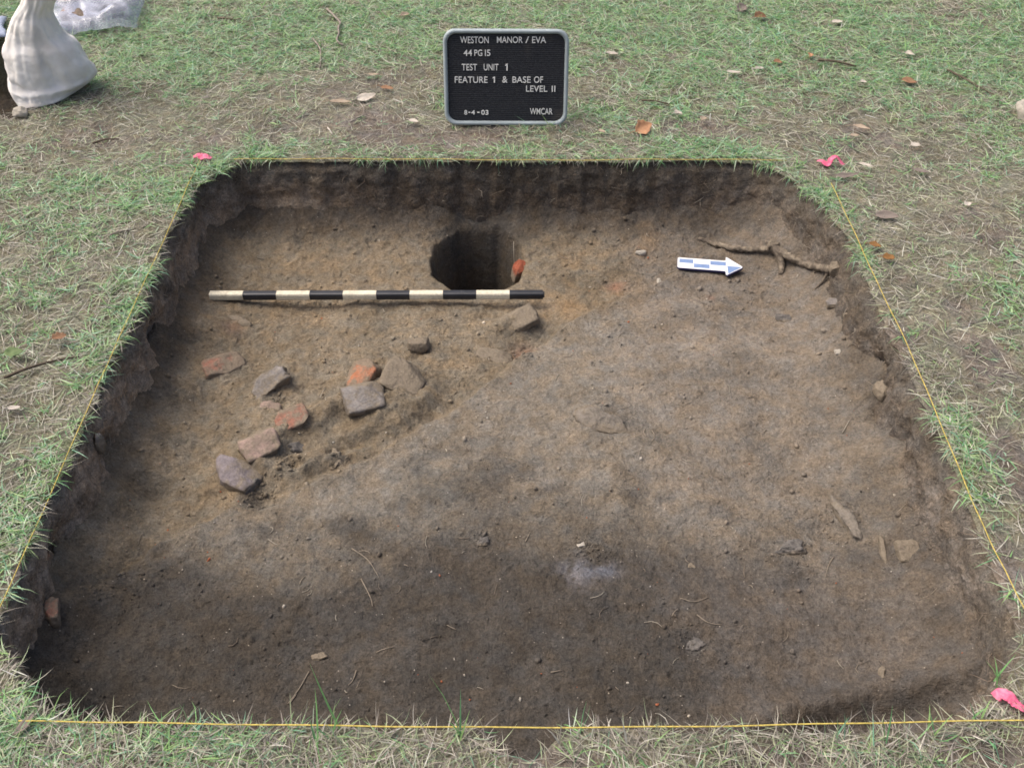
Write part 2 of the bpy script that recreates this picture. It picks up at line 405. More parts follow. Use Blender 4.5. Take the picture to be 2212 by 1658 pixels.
def zfloor(x, y, hole=True):
    x = np.asarray(x, float); y = np.asarray(y, float)
    f = feature(x, y) + 0.022 * fbm(x * 4.5, y * 4.5, o=4, seed=30) + 0.014 * fbm(x * 13, y * 13, o=3, seed=31)
    fe = sstep(-0.008, 0.026, f) * sstep(1.02, 0.55, x)
    z = ZF - 0.025 * fe + 0.005 * np.exp(-(f / 0.03) ** 2)
    z = z + 0.012 * fbm(x * 2.3, y * 2.3, o=3, seed=21) + (0.003 + 0.006 * fe) * fbm(x * 6 + 0.4 * y, y * 8, o=3, seed=26) + (0.0038 + 0.0062 * fe) * fbm(x * 13, y * 13, o=4, seed=22) + (0.0038 + 0.0022 * fe) * fbm(x * 42, y * 42, o=4, seed=23, g=0.7)
    # trowel facets
    z = z + 0.0022 * np.abs(fbm(x * 7 + y * 3, y * 19 - x * 4, o=2, seed=24))
    G = lambda *a, **k: gauss(x, y, *a, **k)
    z = z + 0.030 * G(800, 850, 0.075, 1.2, 0.9, 0.3) + 0.018 * G(870, 835, 0.06) + 0.016 * G(570, 985, 0.06) + 0.014 * G(640, 930, 0.06, 1.3, 0.8, 0.5)
    z = z + 0.014 * G(1120, 695, 0.05, 1.5, 0.8, 0.3) + 0.012 * G(480, 790, 0.06) + 0.012 * G(720, 985, 0.025, 1, 1.6) + 0.012 * G(1300, 905, 0.035, 1.6, 0.7, -0.3)
    z = z - 0.050 * G(770, 945, 0.040, 1.5, 0.7, 0.45) - 0.045 * G(728, 968, 0.024) - 0.026 * G(1125, 745, 0.05, 1.5, 0.7, 0.4) - 0.030 * G(575, 1075, 0.035, 1.6, 0.7, 0.5) - 0.03 * G(645, 1000, 0.022, 1.3, 0.8, 0.4) - 0.022 * G(600, 860, 0.04)
    z = z - 0.040 * G(328, 1048, 0.045, 1.4, 0.8) - 0.020 * G(1790, 1140, 0.055, 1.5, 1.0) - 0.014 * G(1500, 1390, 0.03) - 0.020 * G(1345, 575, 0.05, 1.8, 0.8, 0.5)
    z = z - 0.018 * G(1320, 930, 0.03, 1.4, 0.7) - 0.012 * G(1640, 930, 0.03) - 0.030 * G(1900, 930, 0.05, 0.8, 1.8, 0.25) - 0.020 * G(1880, 830, 0.05) - 0.012 * G(1700, 600, 0.08, 1.6, 0.8, -0.4) - 0.014 * G(250, 1240, 0.09) - 0.01 * G(410, 850, 0.06, 2, 0.7)
    z = z + 0.014 * G(1500, 900, 0.30, 1.3, 0.9) + 0.010 * G(1050, 1010, 0.25, 1.6, 0.9) + 0.012 * G(1850, 1010, 0.10, 1.5, 0.7, -0.3) - 0.012 * G(1690, 1040, 0.12, 1.6, 0.7, 0.2) - 0.014 * G(1600, 1240, 0.12, 1.6, 0.7, -0.4) + 0.010 * G(1800, 1290, 0.12, 1.8, 0.6, 0.2) - 0.012 * G(1560, 640, 0.10, 1.7, 0.6, -0.2) + 0.010 * G(1700, 790, 0.12, 2.0, 0.5, -0.15) - 0.014 * G(400, 1500, 0.30, 1.6, 0.8)
    z = z + 0.016 * G(1835, 1120, 0.022, 0.8, 2.6, 0.25)
    if hole:                                   # earth still clinging round the bricks, mostly behind them
        mm = 0.030 * np.exp(-((feature(x, y) - 0.085) / 0.045) ** 2) * sstep(-0.62, -0.54, x) * sstep(-0.16, -0.24, x)
        for px, py, r, h in MOUNDS:
            mm = mm + 1.2 * h * gauss(x, y, px, py, r * 1.1, 1.15, 0.85, 0.45)
        z = z + mm * (0.85 + 0.5 * fbm(x * 17, y * 17, o=3, seed=28))
    # the deeper cut along the front right edge
    yr = np.interp(x, [0.30, 0.5, 0.73, 0.93, 1.1], [-0.97, -0.880, -0.825, -0.800, -0.78]) + 0.012 * fbm(x * 9, y * 9, seed=40, o=2)
    cut = sstep(0.0, 0.055, yr - y) * sstep(0.30, 0.62, x)
    z = z - 0.042 * cut + 0.016 * np.exp(-((yr - y + 0.012) / 0.028) ** 2) * sstep(0.35, 0.6, x)
    # earth sloping up to the foot of the walls
    d = inset(x, y) + 0.018 * fbm(x * 7, y * 7, o=3, seed=25)
    wide = 0.045 + 0.050 * sstep(0.6, 0.95, x) + 0.035 * sstep(0.55, 0.9, y) + 0.035 * sstep(-0.7, -0.95, x)
    hd = np.hypot(x - HOLE[0], y - HOLE[1])
    z = z + 0.12 * np.exp(-np.clip(d, 0, 1) / wide) * (1 - 0.75 * np.exp(-(hd / 0.22) ** 4))
    if hole:
        a = np.arctan2(y - HOLE[1], x - HOLE[0])
        rr = HR * (1 + 0.05 * vnoise(np.cos(a) * 2 + 3, np.sin(a) * 2, seed=51) + 0.03 * vnoise(np.cos(a) * 6, np.sin(a) * 6, seed=52))
        rr = rr * np.where(np.sin(a) > 0, 1 + 0.50 * np.sin(a) ** 2, 1)
        z = z - 0.012 * np.exp(-np.clip(hd - rr, 0, 1) / 0.02) - 0.05 * np.exp(-((x - HOLE[0]) / 0.10) ** 2) * sstep(HOLE[1] + 0.06, HOLE[1] + 0.16, y)
        z = z - 0.30 * sstep(0.012, -0.032, hd - rr)
    return z
def zf1(x, y): return float(zfloor(np.array([x]), np.array([y]))[0])
def PF(px, py):
    """survey point -> point on the pit floor"""
    p = P(px, py, ZF)
    for _ in range(5): p = P(px, py, float(zfloor(np.array([p[0]]), np.array([p[1]]), False)[0]))
    return p

# soil colours (dry or humic; the dark one also carries shade of the front)
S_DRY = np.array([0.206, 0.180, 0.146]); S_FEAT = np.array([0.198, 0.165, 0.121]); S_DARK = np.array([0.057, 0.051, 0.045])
S_TOP = np.array([0.092, 0.080, 0.066]); S_GOLD = np.array([0.30, 0.205, 0.115]); S_ASH = np.array([0.22, 0.22, 0.245]); S_RED = np.array([0.24, 0.12, 0.08])
def lerp(a, b, w): return a + (b - a) * w[..., None]
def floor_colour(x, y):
    f = feature(x, y) + 0.022 * fbm(x * 4.5, y * 4.5, o=4, seed=30) + 0.03 * fbm(x * 9, y * 9, o=4, seed=60)
    c = np.broadcast_to(S_DRY, x.shape + (3,)).copy()
    c = lerp(c, S_FEAT, sstep(-0.06, 0.05, f + 0.02 * fbm(x * 22, y * 22, o=3, seed=63)))
    n = fbm(x * 3.2, y * 3.2, o=4, seed=61); n2 = fbm(x * 10, y * 10, o=4, seed=62)
    # the humic fill in front, with the shade there painted into its colour
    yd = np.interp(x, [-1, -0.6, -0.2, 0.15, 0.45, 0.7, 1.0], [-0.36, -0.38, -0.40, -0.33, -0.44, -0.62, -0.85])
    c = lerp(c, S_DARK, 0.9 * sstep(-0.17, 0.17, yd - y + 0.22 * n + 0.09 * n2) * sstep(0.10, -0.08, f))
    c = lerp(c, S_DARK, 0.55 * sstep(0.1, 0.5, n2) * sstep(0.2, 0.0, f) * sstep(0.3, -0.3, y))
    # right back, browner and darker
    c = lerp(c, np.array([0.135, 0.108, 0.084]), 0.8 * sstep(0.28, 0.62, y + 0.12 * n) * sstep(0.30, 0.55, x + 0.08 * n2))
    c = lerp(c, np.array([0.115, 0.100, 0.086]), 0.85 * sstep(-0.25, -0.60, y + 0.10 * n + 0.04 * n2) * sstep(0.2, 0.55, x + 0.1 * n))
    c = lerp(c, np.array([0.040, 0.036, 0.031]), 0.7 * sstep(0.45, 0.0, np.hypot((x + 0.95) * 0.8, y + 0.98) + 0.12 * n))  # shade in the front left corner, painted into the floor colour
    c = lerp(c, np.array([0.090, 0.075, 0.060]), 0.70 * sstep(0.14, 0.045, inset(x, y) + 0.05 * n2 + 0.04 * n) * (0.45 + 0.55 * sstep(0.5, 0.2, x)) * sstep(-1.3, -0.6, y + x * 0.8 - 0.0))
    c = lerp(c, np.array([0.190, 0.164, 0.135]), 0.75 * sstep(0.18, 0.5, x + 0.16 * n + 0.08 * n2) * sstep(-0.50, -0.25, y + 0.08 * n))
    # the back of the feature darkens into the topsoil of the wall
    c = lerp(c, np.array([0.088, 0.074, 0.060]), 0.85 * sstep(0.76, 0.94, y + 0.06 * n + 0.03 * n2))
    G = lambda *a, **k: gauss(x, y, *a, **k)
    g = np.clip(G(1270, 640, 0.12, 1.4, 0.6, 0.2) + 0.7 * G(1240, 560, 0.08) + 0.6 * G(960, 775, 0.06, 1.3, 0.7) + 0.5 * G(450, 1060, 0.06) + 0.5 * G(560, 690, 0.16) + 0.3 * G(700, 560, 0.2, 1.5, 0.6) + 0.5 * G(1390, 520, 0.06), 0, 1)
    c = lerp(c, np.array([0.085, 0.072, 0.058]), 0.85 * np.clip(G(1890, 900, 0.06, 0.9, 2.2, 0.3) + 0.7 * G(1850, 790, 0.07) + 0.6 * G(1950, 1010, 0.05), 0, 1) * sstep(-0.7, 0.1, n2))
    c = lerp(c, S_GOLD, 0.62 * g * sstep(-0.5, 0.4, n2))
    c = lerp(c, S_ASH, 0.75 * np.clip(G(1245, 1240, 0.040, 1.0, 0.9) + 0.7 * G(1310, 1232, 0.025, 1.2, 0.8), 0, 1) * sstep(-0.15, 0.25, n2 + 0.3 * fbm(x * 60, y * 60, o=2, seed=66)))
    c = lerp(c, S_RED, 0.6 * np.clip(G(1130, 740, 0.03) + G(500, 700, 0.03) * 0.6 + G(1330, 600, 0.03) + 0.6 * G(1538, 636, 0.012), 0, 1))
    c = lerp(c, np.array([0.175, 0.17, 0.15]), 0.25 * np.clip(G(1200, 850, 0.1, 1.5, 1) + G(900, 1060, 0.1, 1.4, .8), 0, 1) * sstep(-0.2, 0.5, n2))
    c = c * (1 + 0.16 * n + 0.14 * n2)[..., None]
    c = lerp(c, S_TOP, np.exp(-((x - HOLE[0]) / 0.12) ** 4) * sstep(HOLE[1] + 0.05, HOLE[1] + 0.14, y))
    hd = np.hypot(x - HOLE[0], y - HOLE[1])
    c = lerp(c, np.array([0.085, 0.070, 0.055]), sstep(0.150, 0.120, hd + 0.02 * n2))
    return np.clip(c, 0.02, 0.6)

st = 0.0034
gx = np.arange(-1.06, 1.06, st); gy = np.arange(-1.10, 1.06, st)
X, Y = np.meshgrid(gx, gy); ny_, nx_ = X.shape
Z = zfloor(X, Y); ins = inset(X, Y)
def dent(cx, cy, a, b, rot, h):
    """a small pit (h < 0) or lump pressed into the floor grid"""
    R_ = 3 * max(a, b); i0, i1 = np.searchsorted(gx, [cx - R_, cx + R_]); j0, j1 = np.searchsorted(gy, [cy - R_, cy + R_])
    dx, dy = X[j0:j1, i0:i1] - cx, Y[j0:j1, i0:i1] - cy; c_, s_ = math.cos(rot), math.sin(rot)
    u, v = (dx * c_ + dy * s_) / a, (-dx * s_ + dy * c_) / b
    Z[j0:j1, i0:i1] += h * np.exp(-(u * u + v * v) ** 1.5)
for q_ in range(800):
    cx, cy = rng.uniform(-0.95, 0.95), rng.uniform(-0.95, 0.92)
    if math.hypot(cx - HOLE[0], cy - HOLE[1]) < 0.18: continue
    inf = float(feature(np.array([cx]), np.array([cy]))[0]) > 0
    t = rng.random()
    if t < 0.45: r_ = rng.uniform(0.003, 0.008); dent(cx, cy, r_, r_ * rng.uniform(0.6, 1), rng.uniform(0, 3), -rng.uniform(0.002, 0.007))
    elif t < 0.75: r_ = rng.uniform(0.004, 0.014 if inf else 0.010); dent(cx, cy, r_, r_ * rng.uniform(0.5, 1), rng.uniform(0, 3), rng.uniform(0.002, 0.006 if inf else 0.004))
    else: dent(cx, cy, rng.uniform(0.015, 0.05), rng.uniform(0.003, 0.006), 0.45 + rng.normal(0, 0.5), rng.choice([-1, 1]) * rng.uniform(0.001, 0.004 if inf else 0.0025))
keep = ins > -0.004
idx = -np.ones(X.shape, int)
fk = keep[:-1, :-1] & keep[1:, :-1] & keep[:-1, 1:] & keep[1:, 1:]
used = np.zeros_like(keep)
for a, b in ((0, 0), (1, 0), (0, 1), (1, 1)): used[a:ny_ - 1 + a, b:nx_ - 1 + b] |= fk
idx[used] = np.arange(used.sum())
jj, ii = np.nonzero(fk)
FQ = np.stack([idx[jj, ii], idx[jj, ii + 1], idx[jj + 1, ii + 1], idx[jj + 1, ii]], -1)
xs, ys, zs = X[used], Y[used], Z[used]
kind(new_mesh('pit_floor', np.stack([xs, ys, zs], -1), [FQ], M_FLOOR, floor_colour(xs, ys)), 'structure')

# ------------------------------------------------------------------ pit walls
NR = 70
tt = np.linspace(0, 1, NR)
depth = 0.003 + 0.30 * tt
slope = 0.030 + 0.080 * np.clip(np.cos(TH), 0, 1) ** 2 + 0.022 * np.clip(-np.cos(TH), 0, 1) + 0.035 * np.clip(np.sin(TH), 0, 1) ** 2
wx = np.zeros((NR, NC)); wy = np.zeros((NR, NC)); wz = np.zeros((NR, NC)); wo_ = np.zeros((NR, NC))
for k in range(NR):
    t = tt[k]
    off = -0.006 + slope * 1.05 * t ** 0.9 + 0.007 * sstep(0, 0.12, np.array(t))
    wx[k] = CX - nx * off; wy[k] = CY - ny * off; wz[k] = -0.003 - (0.30 + 0.30 * np.exp(-((CX - HOLE[0]) / 0.15) ** 4) * (CY > 0)) * t
nz = 0.010 * fbm(wx * 9, wy * 9, wz * 9, o=4, seed=70) + 0.008 * fbm(wx * 34, wy * 34, wz * 34, o=4, seed=71, g=0.6)
nz += 0.007 * np.abs(fbm(wx * 55, wy * 55, wz * 30, o=3, seed=72))
def cav(px, py, z, r, rz=1.0):
    c = P(px, py, z); return np.exp(-(((wx - c[0]) ** 2 + (wy - c[1]) ** 2) / r ** 2 + ((wz - c[2]) / (r * rz)) ** 2))
nz += 0.05 * cav(340, 715, -0.12, 0.05) + 0.05 * cav(160, 1195, -0.12, 0.055) + 0.08 * cav(1890, 815, -0.14, 0.07) + 0.03 * cav(250, 960, -0.12, 0.04) + 0.04 * cav(1975, 960, -0.13, 0.05) + 0.03 * cav(430, 460, -0.1, 0.05)
nz *= (1 - 0.5 * np.clip(np.sin(TH), 0, 1) ** 2 + 0.10 * np.clip(np.cos(TH), 0, 1) ** 2)[None, :]
env = sstep(0.0, 0.10, tt)[:, None]
# a bulge of roots and topsoil under the turf
nz = nz * env - 0.010 * (sstep(0.04, 0.12, tt) * sstep(0.42, 0.2, tt))[:, None] * (0.5 + fbm(wx * 14, wy * 14, wz * 14, o=3, seed=74))
wx += nx * nz; wy += ny * nz; wz += 0.006 * fbm(wx * 20, wy * 20, wz * 20, o=3, seed=73) * env
wn1 = fbm(wx * 6, wy * 6, wz * 6, o=4, seed=75); wn2 = fbm(wx * 30, wy * 30, wz * 30, o=5, seed=76, g=0.65)
dz = -wz + 0.03 * wn1 + 0.015 * wn2
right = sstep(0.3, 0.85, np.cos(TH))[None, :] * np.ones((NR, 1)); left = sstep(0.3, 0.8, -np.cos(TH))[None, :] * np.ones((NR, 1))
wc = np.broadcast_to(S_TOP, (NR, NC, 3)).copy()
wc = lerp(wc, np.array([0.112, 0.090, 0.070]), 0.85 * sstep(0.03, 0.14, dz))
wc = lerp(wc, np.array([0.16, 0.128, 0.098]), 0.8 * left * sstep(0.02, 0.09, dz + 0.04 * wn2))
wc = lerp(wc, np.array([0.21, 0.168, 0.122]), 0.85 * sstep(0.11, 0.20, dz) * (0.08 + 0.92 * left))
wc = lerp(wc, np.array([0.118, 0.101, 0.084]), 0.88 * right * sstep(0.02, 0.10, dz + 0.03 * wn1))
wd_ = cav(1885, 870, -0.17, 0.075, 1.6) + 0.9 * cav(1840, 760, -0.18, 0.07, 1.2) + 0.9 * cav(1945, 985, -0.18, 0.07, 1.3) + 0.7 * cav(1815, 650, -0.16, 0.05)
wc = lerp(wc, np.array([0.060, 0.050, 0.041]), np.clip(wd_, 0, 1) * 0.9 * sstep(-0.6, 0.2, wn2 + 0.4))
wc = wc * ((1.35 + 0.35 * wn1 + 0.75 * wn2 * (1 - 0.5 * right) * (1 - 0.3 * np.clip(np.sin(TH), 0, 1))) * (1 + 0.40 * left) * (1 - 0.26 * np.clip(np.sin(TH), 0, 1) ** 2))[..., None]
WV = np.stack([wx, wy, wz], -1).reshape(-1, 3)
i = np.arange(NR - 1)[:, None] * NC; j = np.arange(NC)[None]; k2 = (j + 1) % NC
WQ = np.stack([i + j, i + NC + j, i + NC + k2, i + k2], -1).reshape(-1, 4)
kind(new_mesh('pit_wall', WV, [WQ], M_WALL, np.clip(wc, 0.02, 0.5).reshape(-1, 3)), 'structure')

# ------------------------------------------------------------------ the ground round the pit
H2 = P(-60, 175, 0)                              # the dark hollow behind the sack
def second_hole(x, y):
    e = sstep(0.02, -0.03, x + 1.735 + 0.10 * (y - 1.5) + 0.02 * fbm(x * 8, y * 8, o=2, seed=81)) * sstep(1.27, 1.34, y) * sstep(2.02, 1.95, y) * sstep(-2.9, -2.8, x)
    return e
def zground(x, y):
    z = 0.010 * fbm(x * 2.1, y * 2.1, o=3, seed=80) + 0.005 * fbm(x * 11, y * 11, o=3, seed=82) + 0.0025 * fbm(x * 40, y * 40, o=2, seed=83)
    z = z - 0.26 * second_hole(x, y)
    fade = sstep(0.0, -0.06, inset(x, y)); fade = 0.35 + 0.65 * fade
    return z * fade
def blob(x, y, px, py, rx, ry):
    """soft elliptical patch, its size given in survey units at its place on the turf"""
    c = P(px, py); a = abs(P(px + rx, py)[0] - c[0]); b = abs(P(px, py - ry)[1] - P(px, py + ry)[1]) / 2
    return np.exp(-(((x - c[0]) / a) ** 2 + ((y - c[1]) / b) ** 2))
LUSH = [(1500, 50, 260, 70, 0.55), (1750, 90, 180, 60, 0.25), (700, 60, 260, 80, 0.3), (330, 130, 140, 70, 0.3), (2080, 130, 160, 90, 0.4), (900, 100, 80, 60, 0.3),
        (1300, 250, 60, 30, 0.2), (120, 420, 160, 80, 0.25), (280, 700, 90, 130, 0.35), (130, 950, 60, 70, 0.3), (60, 640, 80, 80, 0.15), (1080, 320, 90, 18, 0.45), (650, 330, 140, 16, 0.3), (1560, 320, 130, 18, 0.4),
        (470, 370, 60, 30, 0.35), (1780, 440, 50, 40, 0.3), (1870, 560, 30, 40, 0.3), (2070, 930, 40, 90, 0.5), (2120, 1080, 40, 40, 0.3), (60, 1590, 120, 60, 0.5), (420, 1620, 160, 40, 0.3), (960, 1625, 80, 30, 0.2), (1900, 1620, 120, 40, 0.35), (40, 1130, 60, 120, 0.3)]
BARE = [(1945, 760, 40, 70, 0.7), (2015, 870, 30, 40, 0.7), (2165, 1270, 40, 110, 0.7), (1850, 640, 30, 40, 0.4), (2130, 1440, 40, 60, 0.5), (395, 470, 30, 25, 0.4), (150, 1010, 30, 40, 0.4), (210, 870, 25, 30, 0.4), (40, 1230, 30, 40, 0.4), (800, 275, 130, 42, 0.85), (1010, 300, 140, 30, 0.7), (880, 180, 110, 40, 0.55), (1650, 290, 160, 30, 0.35), (1480, 270, 90, 22, 0.5), (2090, 470, 130, 70, 0.6), (2120, 760, 90, 120, 0.65), (2190, 1010, 60, 130, 0.7), (1960, 590, 50, 40, 0.55),
        (230, 300, 140, 40, 0.45), (70, 820, 90, 90, 0.55), (70, 1010, 70, 60, 0.3), (1700, 1625, 90, 36, 0.9), (2120, 1620, 90, 40, 1.0), (1180, 1650, 90, 40, 0.9), (2180, 1200, 50, 90, 0.7), (430, 300, 90, 24, 0.4), (700, 210, 80, 30, 0.3), (1900, 300, 120, 40, 0.3), (640, 1600, 60, 20, 0.2), (780, 1610, 60, 20, 0.3), (150, 640, 80, 30, 0.25)]
def green(x, y):
    g = 0.50 + 0.42 * fbm(x * 2.6, y * 2.6, o=3, seed=90) + 0.42 * fbm(x * 9, y * 9, o=3, seed=91)
    g = g + 0.26 * sstep(1.3, 2.3, y) - 0.22 * sstep(-0.93, -1.0, y) * sstep(-0.75, -0.5, x)
    for a in LUSH: g = g + a[4] * blob(x, y, *a[:4])
    for a in BARE: g = g - 0.75 * a[4] * blob(x, y, *a[:4])
    return np.clip(g, 0, 1)
def bare(x, y):
    b = 0.12 + 0.45 * fbm(x * 3.4, y * 3.4, o=3, seed=92) + 0.3 * fbm(x * 12, y * 12, o=2, seed=93)
    for a in BARE: b = b + a[4] * blob(x, y, *a[:4])
    for a in LUSH: b = b - 0.5 * a[4] * blob(x, y, *a[:4])
    return np.clip(b, 0, 1)
sc_ = np.concatenate([[-0.006], np.linspace(0, 0.06, 8), 0.06 + np.linspace(0.012, 1.9, 120), [2.3, 3, 4.5, 7, 12, 22, 45, 90]])
NG = len(sc_)
ux, uy = np.cos(TH), np.sin(TH)
GX = np.zeros((NG, NC)); GY = np.zeros((NG, NC))
for k, s in enumerate(sc_):
    if s <= 0.06: GX[k] = CX + nx * s; GY[k] = CY + ny * s
    else:
        w = min(1, (s - 0.06) / 0.3)
        GX[k] = (1 - w) * (CX + nx * s) + w * (CX + ux * s); GY[k] = (1 - w) * (CY + ny * s) + w * (CY + uy * s)
GZ = zground(GX, GY); GZ[0] -= 0.006
bn = bare(GX, GY); gn = green(GX, GY)
thatch = np.array([0.195, 0.188, 0.140]); bares = np.array([0.180, 0.157, 0.136])
gcol = lerp(np.broadcast_to(thatch, GX.shape + (3,)).copy(), bares, sstep(0.3, 0.8, bn))
gcol = lerp(gcol, np.array([0.12, 0.16, 0.075]), 0.6 * sstep(0.5, 1.0, gn))
gcol = lerp(gcol, np.array([0.06, 0.05, 0.04]), np.clip(second_hole(GX, GY) + 0.7 * blob(GX, GY, 2150, 1620, 80, 40), 0, 1))
gcol = gcol * (1 + 0.25 * fbm(GX * 5, GY * 5, o=3, seed=95))[..., None]
i = np.arange(NG - 1)[:, None] * NC
GQ = np.stack([i + j, i + NC + j, i + NC + k2, i + k2], -1).reshape(-1, 4)
GQ = GQ[:, ::-1]
kind(new_mesh('ground', np.stack([GX, GY, GZ], -1).reshape(-1, 3), [GQ[:, ::-1]], M_GROUND, np.clip(gcol, 0.02, 0.5).reshape(-1, 3)), 'structure')

# ------------------------------------------------------------------ grass
def visible(x, y, m):
    """roughly the turf the photograph shows, with a margin of m metres"""
    d = y - CAM[1]; zc = d * cs + CAM[2] * sn
    return (np.abs(x) < (W0 / 2) / F0 * zc + m) & (y > P(1106, 1658)[1] - m * 0.6) & (y < P(1106, 0)[1] + m) & (d > 0.3)
def blades(base, az, el, L, wd, bend, turn, col, tipcol=None, clamp=True):
    n = len(az); t = np.linspace(0, 1, 4)
    pts = np.zeros((n, 4, 3)); pts[:, 0] = base
    for k in range(1, 4):
        tm = (t[k] + t[k - 1]) / 2
        e = el - bend * tm; a = az + turn * tm
        stp = (L / 3)[:, None] * np.stack([np.cos(e) * np.cos(a), np.cos(e) * np.sin(a), np.sin(e)], -1)
        pts[:, k] = pts[:, k - 1] + stp
    if clamp:
        g = zground(pts[..., 0], pts[..., 1]) + 0.002 + 0.004 * rng.random((n, 4))
        out = inset(pts[..., 0], pts[..., 1]) < 0
        pts[..., 2] = np.where(out, np.maximum(pts[..., 2], g), pts[..., 2])
    roll = rng.normal(0, 0.5, n)
    sx = np.stack([-np.sin(az + turn / 2) * np.cos(roll), np.cos(az + turn / 2) * np.cos(roll), np.sin(roll)], -1)
    V = np.zeros((n, 7, 3)); prof = (0.75, 1.0, 0.62)
    for k in range(3):
        V[:, 2 * k] = pts[:, k] - sx * (wd * prof[k] / 2)[:, None]; V[:, 2 * k + 1] = pts[:, k] + sx * (wd * prof[k] / 2)[:, None]
    V[:, 6] = pts[:, 3]
    o = (np.arange(n) * 7)[:, None]
    Q = np.concatenate([o + np.array([[0, 1, 3, 2]]), o + np.array([[2, 3, 5, 4]])]); T = o + np.array([[4, 5, 6]])
    cc = np.repeat(col[:, None, :], 7, 1)
    if tipcol is not None:
        w = np.array([0, 0, .15, .15, .45, .45, 1.0])[None, :, None]; cc = cc * (1 - w) + tipcol[:, None, :] * w
    return V.reshape(-1, 3), Q, T, cc.reshape(-1, 3)
GREENS = np.array([[0.20, 0.43, 0.15], [0.15, 0.37, 0.16], [0.29, 0.47, 0.17], [0.21, 0.43, 0.28], [0.34, 0.50, 0.26], [0.42, 0.53, 0.38]])
STRAWS = np.array([[0.47, 0.45, 0.36], [0.37, 0.34, 0.285], [0.58, 0.56, 0.48], [0.26, 0.23, 0.195], [0.43, 0.46, 0.30], [0.35, 0.42, 0.25], [0.31, 0.28, 0.24]])
def pick(pal, n, j=0.16):
    return np.clip(pal[rng.integers(0, len(pal), n)] * (1 + rng.normal(0, j, (n, 1))), 0.01, 0.7)

# dead thatch, lying almost flat
n = 230000
x = rng.uniform(-3.0, 3.0, n); y = rng.uniform(-1.55, 2.9, n)
k = visible(x, y, 0.35) & (inset(x, y) < 0.004) & (second_hole(x, y) < 0.4)
x, y = x[k], y[k]; k = rng.random(len(x)) < np.clip(1.2 - 0.95 * bare(x, y), 0.28, 1); x, y = x[k], y[k]; n = len(x)
V, Q, T, cc = blades(np.stack([x, y, zground(x, y) + 0.002], -1), rng.uniform(0, 2 * PI, n), np.radians(rng.uniform(2, 26, n)), rng.uniform(0.018, 0.070, n), rng.uniform(0.0010, 0.0023, n),
                     np.radians(rng.uniform(-5, 40, n)), rng.normal(0, 0.33, n), pick(STRAWS, n, 0.22))
dj = Join(); dj.add(V, Q, T, cc)
# green tufts
n = 46000
x = rng.uniform(-3.0, 3.0, n); y = rng.uniform(-1.55, 2.9, n)
k = visible(x, y, 0.35) & (inset(x, y) < 0.002) & (second_hole(x, y) < 0.2); x, y = x[k], y[k]
g = green(x, y); k = rng.random(len(x)) < (0.08 + 0.92 * sstep(0.18, 0.85, g)); x, y, g = x[k], y[k], g[k]
rep = np.clip(rng.poisson(4 + 6 * g), 2, 16)
bx = np.repeat(x, rep) + rng.normal(0, 0.007, rep.sum()); by = np.repeat(y, rep) + rng.normal(0, 0.007, rep.sum()); gg = np.repeat(g, rep)
tl = np.repeat(rng.uniform(0.7, 1.25, len(x)), rep); n = len(bx)
gc = pick(GREENS, n); yel = rng.random(n) < (0.24 - 0.20 * gg); gc[yel] = pick(STRAWS, yel.sum())
V, Q, T, cc = blades(np.stack([bx, by, zground(bx, by)], -1), rng.uniform(0, 2 * PI, n), np.radians(rng.uniform(5, 48, n)), tl * rng.uniform(0.018, 0.058, n) * (0.75 + 0.45 * gg), rng.uniform(0.0015, 0.0032, n),
                     np.radians(rng.uniform(5, 85, n)), rng.normal(0, 0.45, n), gc, gc * 0.6 + 0.4 * np.array([0.38, 0.40, 0.24]))
gj = Join(); gj.add(V, Q, T, cc)
# the fringe hanging over the turf edge
def fringe(count, lmin, lmax, pal, dest, grn):
    ti = rng.integers(0, NC, count)
    u = rng.random(count); dens = (0.06 + 0.94 * sstep(0.2, 0.9, green(CX[ti], CY[ti]))) if grn else 0.12 + 0.8 * (1 - bare(CX[ti], CY[ti]))
    dens = dens * (0.25 + 0.75 * sstep(-0.25, 0.3, vnoise(CX[ti] * 7, CY[ti] * 7, seed=97)))
    ti = ti[u < dens]; m = len(ti)
    rep = rng.integers(3, 9, m); ti2 = np.repeat(ti, rep); n = len(ti2)
    o = np.repeat(rng.uniform(-0.004, 0.045, m), rep)
    bx = CX[ti2] + nx[ti2] * o + rng.normal(0, 0.006, n); by = CY[ti2] + ny[ti2] * o + rng.normal(0, 0.006, n)
    az = np.arctan2(-ny[ti2], -nx[ti2]) + rng.normal(0, 0.9, n)
    c = pick(pal, n)
    V, Q, T, cc = blades(np.stack([bx, by, zground(bx, by)], -1), az, np.radians(rng.uniform(-5, 55, n)), rng.uniform(lmin, lmax, n), rng.uniform(0.0013, 0.0026, n),
                         np.radians(rng.uniform(20, 120, n)), rng.normal(0, 0.4, n), c)
    dest.add(V, Q, T, cc)
fringe(1250, 0.015, 0.065, GREENS, gj, True)
fringe(1000, 0.012, 0.045, STRAWS, dj, False)
